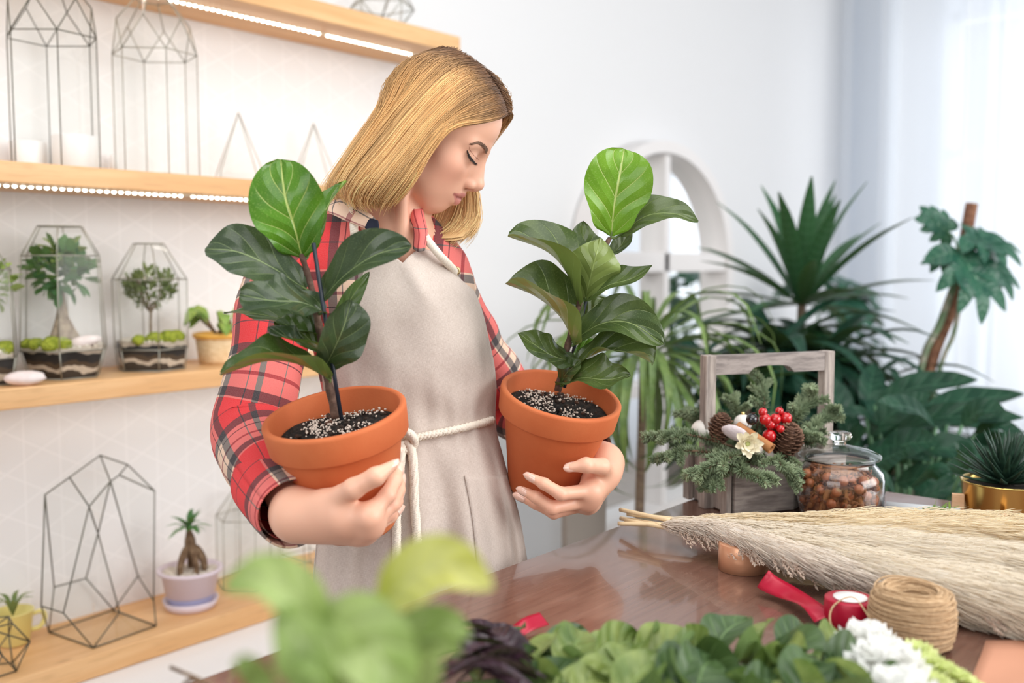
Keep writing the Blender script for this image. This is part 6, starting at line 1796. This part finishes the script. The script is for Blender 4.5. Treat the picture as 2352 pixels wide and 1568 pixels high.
palm('yucca', 'lower dark yucca with drooping leaves behind the crate', yd[0], yd[1], (.15, .32, m_gpot), None,
     [(U(1782, 800, 3.15), 40, .40, .055, -.9, .75, .9), (U(1880, 830, 3.2), 40, .44, .055, -.9, .8, .9), (U(1720, 850, 3.1), 34, .34, .036, -1.0, .6, .8), (U(1985, 890, 3.2), 38, .36, .044, -1.0, .7, 1.0), (U(2120, 985, 3.1), 34, .34, .040, -1.0, .6, 1.0)], lm_yuc2, .018)
dc = U(1478, 815, 2.75)
t = palm('dracaena', 'dracaena with long hanging leaves behind the right terracotta pot', dc[0] + .02, dc[1] + .03, (.15, .36, m_gpot), None,
     [(dc, 74, .50, .026, -.6, 1.2, 2.2)], lm_dra, .016)
# philodendron with large blades
def big_leaf(t, base, petiole_top, tip, w, nh, seed):
    mb = MB(); mb.tube(spline([base, (base + petiole_top) / 2 + cdir(0, .03, 0), petiole_top], 10), .0045, 7); mb.build('petiole', M('petiole_green', (.10, .22, .11), .5), t)
    mb = MB(); leaf(mb, [petiole_top, petiole_top * .62 + tip * .38 + cdir(0, .02, 0), petiole_top * .25 + tip * .75 + cdir(0, .008, 0), tip], w, cdir(*nh), 'lance', .22, .02, 2, 18, 8, .1, 0, seed); mb.build('leaf', lm_big, t)
pb = U(2075, 1200, 2.68); pot_c = np.array([pb[0], pb[1], 0])
t = thing('philodendron', 'dark philodendron with big pointed leaves behind the jar and gold pot', 'plant', tuple(pot_c)); floor_pot(t, pot_c[0], pot_c[1], .16, .36, m_gpot)
base = pot_c + (0, 0, .36)
for i, (a, b, d0, d1, w, nh) in enumerate([((2010, 930), (2245, 872), 2.7, 2.6, 150, (-.1, .8, .55)), ((2000, 1000), (2140, 905), 2.6, 2.55, 130, (-.3, .6, .7)), ((2060, 985), (2352, 960), 2.65, 2.5, 150, (.0, .75, .6)),
    ((1960, 1010), (1880, 850), 2.7, 2.75, 130, (.4, .4, .8)), ((1990, 960), (2010, 835), 2.85, 2.95, 110, (0, .3, .9)), ((2090, 1040), (2300, 1060), 2.55, 2.45, 150, (.1, .7, .7)), ((2020, 1060), (2160, 1010), 2.5, 2.42, 140, (-.1, .6, .8)),
    ((1960, 1060), (1930, 930), 2.6, 2.62, 120, (.3, .3, .9)), ((2150, 1080), (2400, 1010), 2.6, 2.55, 140, (0, .7, .7)), ((1940, 1040), (1760, 960), 2.75, 2.8, 120, (.2, .6, .7)), ((2060, 1110), (2210, 1130), 2.5, 2.4, 130, (0, .5, .8)),
    ((2100, 960), (2352, 905), 2.9, 2.95, 120, (-.1, .7, .6)), ((1935, 960), (1760, 870), 2.9, 2.95, 130, (.2, .7, .6)), ((2200, 1120), (2420, 1090), 2.6, 2.5, 150, (0, .6, .8)), ((1985, 1110), (2080, 1030), 2.45, 2.4, 110, (-.2, .5, .8)), ((1930, 1010), (1700, 1020), 2.85, 2.9, 130, (.1, .7, .6))]):
    A, B = U(*a, d0), U(*b, d1); big_leaf(t, base + (.015 * math.cos(i * 2), .015 * math.sin(i * 2), 0), A, B, w / FPX * d1 * .55, nh, i)
rng = random.Random(66)
for i in range(24):
    x0, y0 = rng.uniform(1930, 2340), rng.uniform(960, 1170); d0 = rng.uniform(2.45, 3.0); an = rng.uniform(-.5, 3.6); L = rng.uniform(110, 190)
    A, B = U(x0, y0, d0), U(x0 + L * math.cos(an), y0 - L * .7 * math.sin(an) + 30, d0 - .08); big_leaf(t, base + (.015 * math.cos(i * 2), .015 * math.sin(i * 2), 0), A, B, rng.uniform(.04, .075), (rng.gauss(0, .3), .7, .6), i)
for i in range(16):
    x0, y0 = rng.uniform(2010, 2330), rng.uniform(1090, 1190); d0 = rng.uniform(2.1, 2.45); an = rng.uniform(-.4, 3.5); L = rng.uniform(90, 150)
    A, B = U(x0, y0, d0), U(x0 + L * math.cos(an), y0 - L * .6 * math.sin(an) + 20, d0 - .05); big_leaf(t, base + (.015 * math.cos(i), .015 * math.sin(i), 0), A, B, rng.uniform(.04, .07), (rng.gauss(0, .3), .7, .6), i)
# rubber plant like mass behind the crate
pb = U(1610, 1100, 3.15); t = thing('rubber_plant', 'dark broad leaved plant filling the space behind the wooden crate', 'plant', (pb[0], pb[1], 0)); floor_pot(t, pb[0], pb[1], .15, .34, m_wpot)
rng = random.Random(8); S = [U(1690, 1150, 2.9), U(1700, 1000, 2.9), U(1730, 850, 2.95)]; S[0][2] = .32
P = spline([np.array([pb[0], pb[1], .31])] + S[1:], 20); mb = MB(); mb.tube(P, .012, 8); mb.build('stem', m_trunk, t)
for i in range(30):
    j = rng.randint(7, 19); a = rng.uniform(0, 6.28); e = rng.uniform(-.3, .7); L = rng.uniform(.20, .30)
    dr = np.array([math.cos(a) * math.cos(e), math.sin(a) * math.cos(e), math.sin(e)])
    mb = MB(); leaf(mb, [P[j], P[j] + dr * L * .5 + (0, 0, .02), P[j] + dr * L - (0, 0, .04)], .085, (0, 0, 1), 'lance', .2, .02, 2, 12, 4, .1, 0, i); mb.build('leaf', lm_big, t)

# monstera on a moss pole
lm_mon = leaf_mat('monstera_leaf', (.012, .075, .05), (.03, .12, .075), (.14, .28, .18), (.05, .14, .09), .28, 6, .8, .10, spec=.35)
def monstera(mb, c, tip, w, nh, seed=0, lobes=4):
    """split heart-shaped blade made of a midrib plate and side lobes"""
    L = np.linalg.norm(tip - c); T = nrm(tip - c); N = nrm(np.array(nh) - T * (np.array(nh) @ T)); S = np.cross(T, N)
    leaf(mb, [c - T * L * .05, c + T * L * .5 + N * L * .04, tip], w * .66, N, 'oval', .15, nl=12, nw=4, seed=seed)
    for sd in (-1, 1):
        for k_ in range(lobes):
            u = .02 + .75 * k_ / lobes; b = c + T * L * u + N * L * .04 * math.sin(PI * u); ang = 1.9 - 1.45 * (k_ / (lobes - 1)); l = w * .56 * (1 - .28 * abs(k_ - 1.2) / lobes)
            dr = T * math.cos(ang) + S * sd * math.sin(ang)
            leaf(mb, [b, b + dr * l * .55 + N * l * .06, b + dr * l + T * l * .12 - N * l * .16], L / lobes * (1.25 if k_ else 1.6), N, 'oval', .08, nl=8, nw=3, seed=k_)
mb_pole = [U(2128, 880, 3.1), U(2190, 690, 3.1), U(2232, 468, 3.1)]
foot = np.array([mb_pole[0][0], mb_pole[0][1], 0]); foot = foot + (mb_pole[0] - mb_pole[2]) * np.array([1, 1, 0]) * .5
t = thing('monstera', 'monstera tied to a leaning moss pole in front of the curtain', 'plant', tuple(foot)); floor_pot(t, foot[0], foot[1], .16, .36, m_wpot)
mb = MB(); mb.tube(spline([foot + (0, 0, .34)] + mb_pole, 24), .019, 12); mb.build('moss_pole', M('coir_pole', (.17, .075, .045), .95, var=(60, (.28, .14, .08), .4, .65), bump=(120, 1, .006)), t)
mb = MB(); mb.tube(spline([foot + (.02, -.02, .34), U(2110, 880, 3.06), U(2160, 740, 3.05), U(2196, 640, 3.05)], 20), .011, 8); mb.tube(spline([foot + (.02, .02, .34), U(2150, 880, 3.08), U(2192, 760, 3.06), U(2215, 620, 3.05)], 20), .007, 8); mb.build('stem', M('monstera_stem', (.10, .16, .08), .6, var=(20, (.3, .28, .22), .45, .6)), t)
for i, (a, b, w, nh, dd) in enumerate([((2205, 580), (2268, 690), 190, (.15, .45, .9), 2.98), ((2230, 545), (2330, 585), 130, (-.1, .8, .6), 3.0), ((2190, 590), (2135, 610), 80, (-.3, .6, .7), 3.02), ((2175, 530), (2112, 490), 80, (-.2, .3, .9), 3.1), ((2250, 600), (2322, 660), 120, (.3, .5, .8), 3.05)]):
    A, B = U(*a, dd), U(*b, dd - .02); j = U(2205, 600, 3.06)
    mb = MB(); mb.tube(spline([j, (j + A) / 2 + cdir(0, .02, .01), A], 8), .0035, 6); mb.build('petiole', M('petiole_green', (.10, .22, .11), .5), t)
    mb = MB(); monstera(mb, A, B, w / FPX * dd, cdir(*nh), i); mb.build('leaf', lm_mon, t)
# plant by the window seen mainly in the mirror: placed where its mirror image belongs
v = U(1625, 690, 5.3); cy = 2 * 2.315 - v[1] - .16
t = thing('monstera', 'bushy monstera in the far corner reflected in the arched mirror', 'plant', (v[0], cy, 0)); floor_pot(t, v[0], cy, .17, .36, m_gpot)
rng = random.Random(5)
for i in range(16):
    a = rng.uniform(0, 6.28); z = rng.uniform(.75, 1.28); q = rng.uniform(.03, .15); A = np.array([v[0] + q * math.cos(a), cy + q * math.sin(a), z]); dr = np.array([math.cos(a), math.sin(a), -.5]); B = A + nrm(dr) * rng.uniform(.17, .24)
    mb = MB(); mb.tube(spline([np.array([v[0], cy, .34]), (A + np.array([v[0], cy, .34])) / 2 + (0, 0, .06), A], 8), .004, 6); mb.build('petiole', M('petiole_green', (.10, .22, .11), .5), t)
    mb = MB(); monstera(mb, A, B, .21, np.array([dr[0] * .4, dr[1] * .4, 1]), i); mb.build('leaf', lm_mon, t)

# tall taupe planter by the mirror
c = U(1340, 1132, 2.95); R = rotm((0, 0, 1), YAW - PI / 2 + .1); h = c[2]
t = thing('tall_planter', 'tall taupe planter standing behind the hand under the right pot', 'planter', (c[0], c[1], 0))
mb = MB(); W2 = .058
rings = []
for q, z in ((W2 * .9, 0), (W2, h), (W2 - .008, h), (W2 - .012, h - .05)): rings.append([np.array([c[0], c[1], z]) + R @ np.array([a * q, b * q, 0]) for a, b in ((-1, -1), (1, -1), (1, 1), (-1, 1), (-1, -1))])
mb.grid(rings); mb.add(rings[0][:4], [(3, 2, 1, 0)]); mb.build('shell', M('taupe_clay', (.30, .265, .235), .7), t, smooth=False)
mb = MB(); mb.add(rings[3][:4], [(0, 1, 2, 3)]); mb.build('soil', m_soil, t, smooth=False)
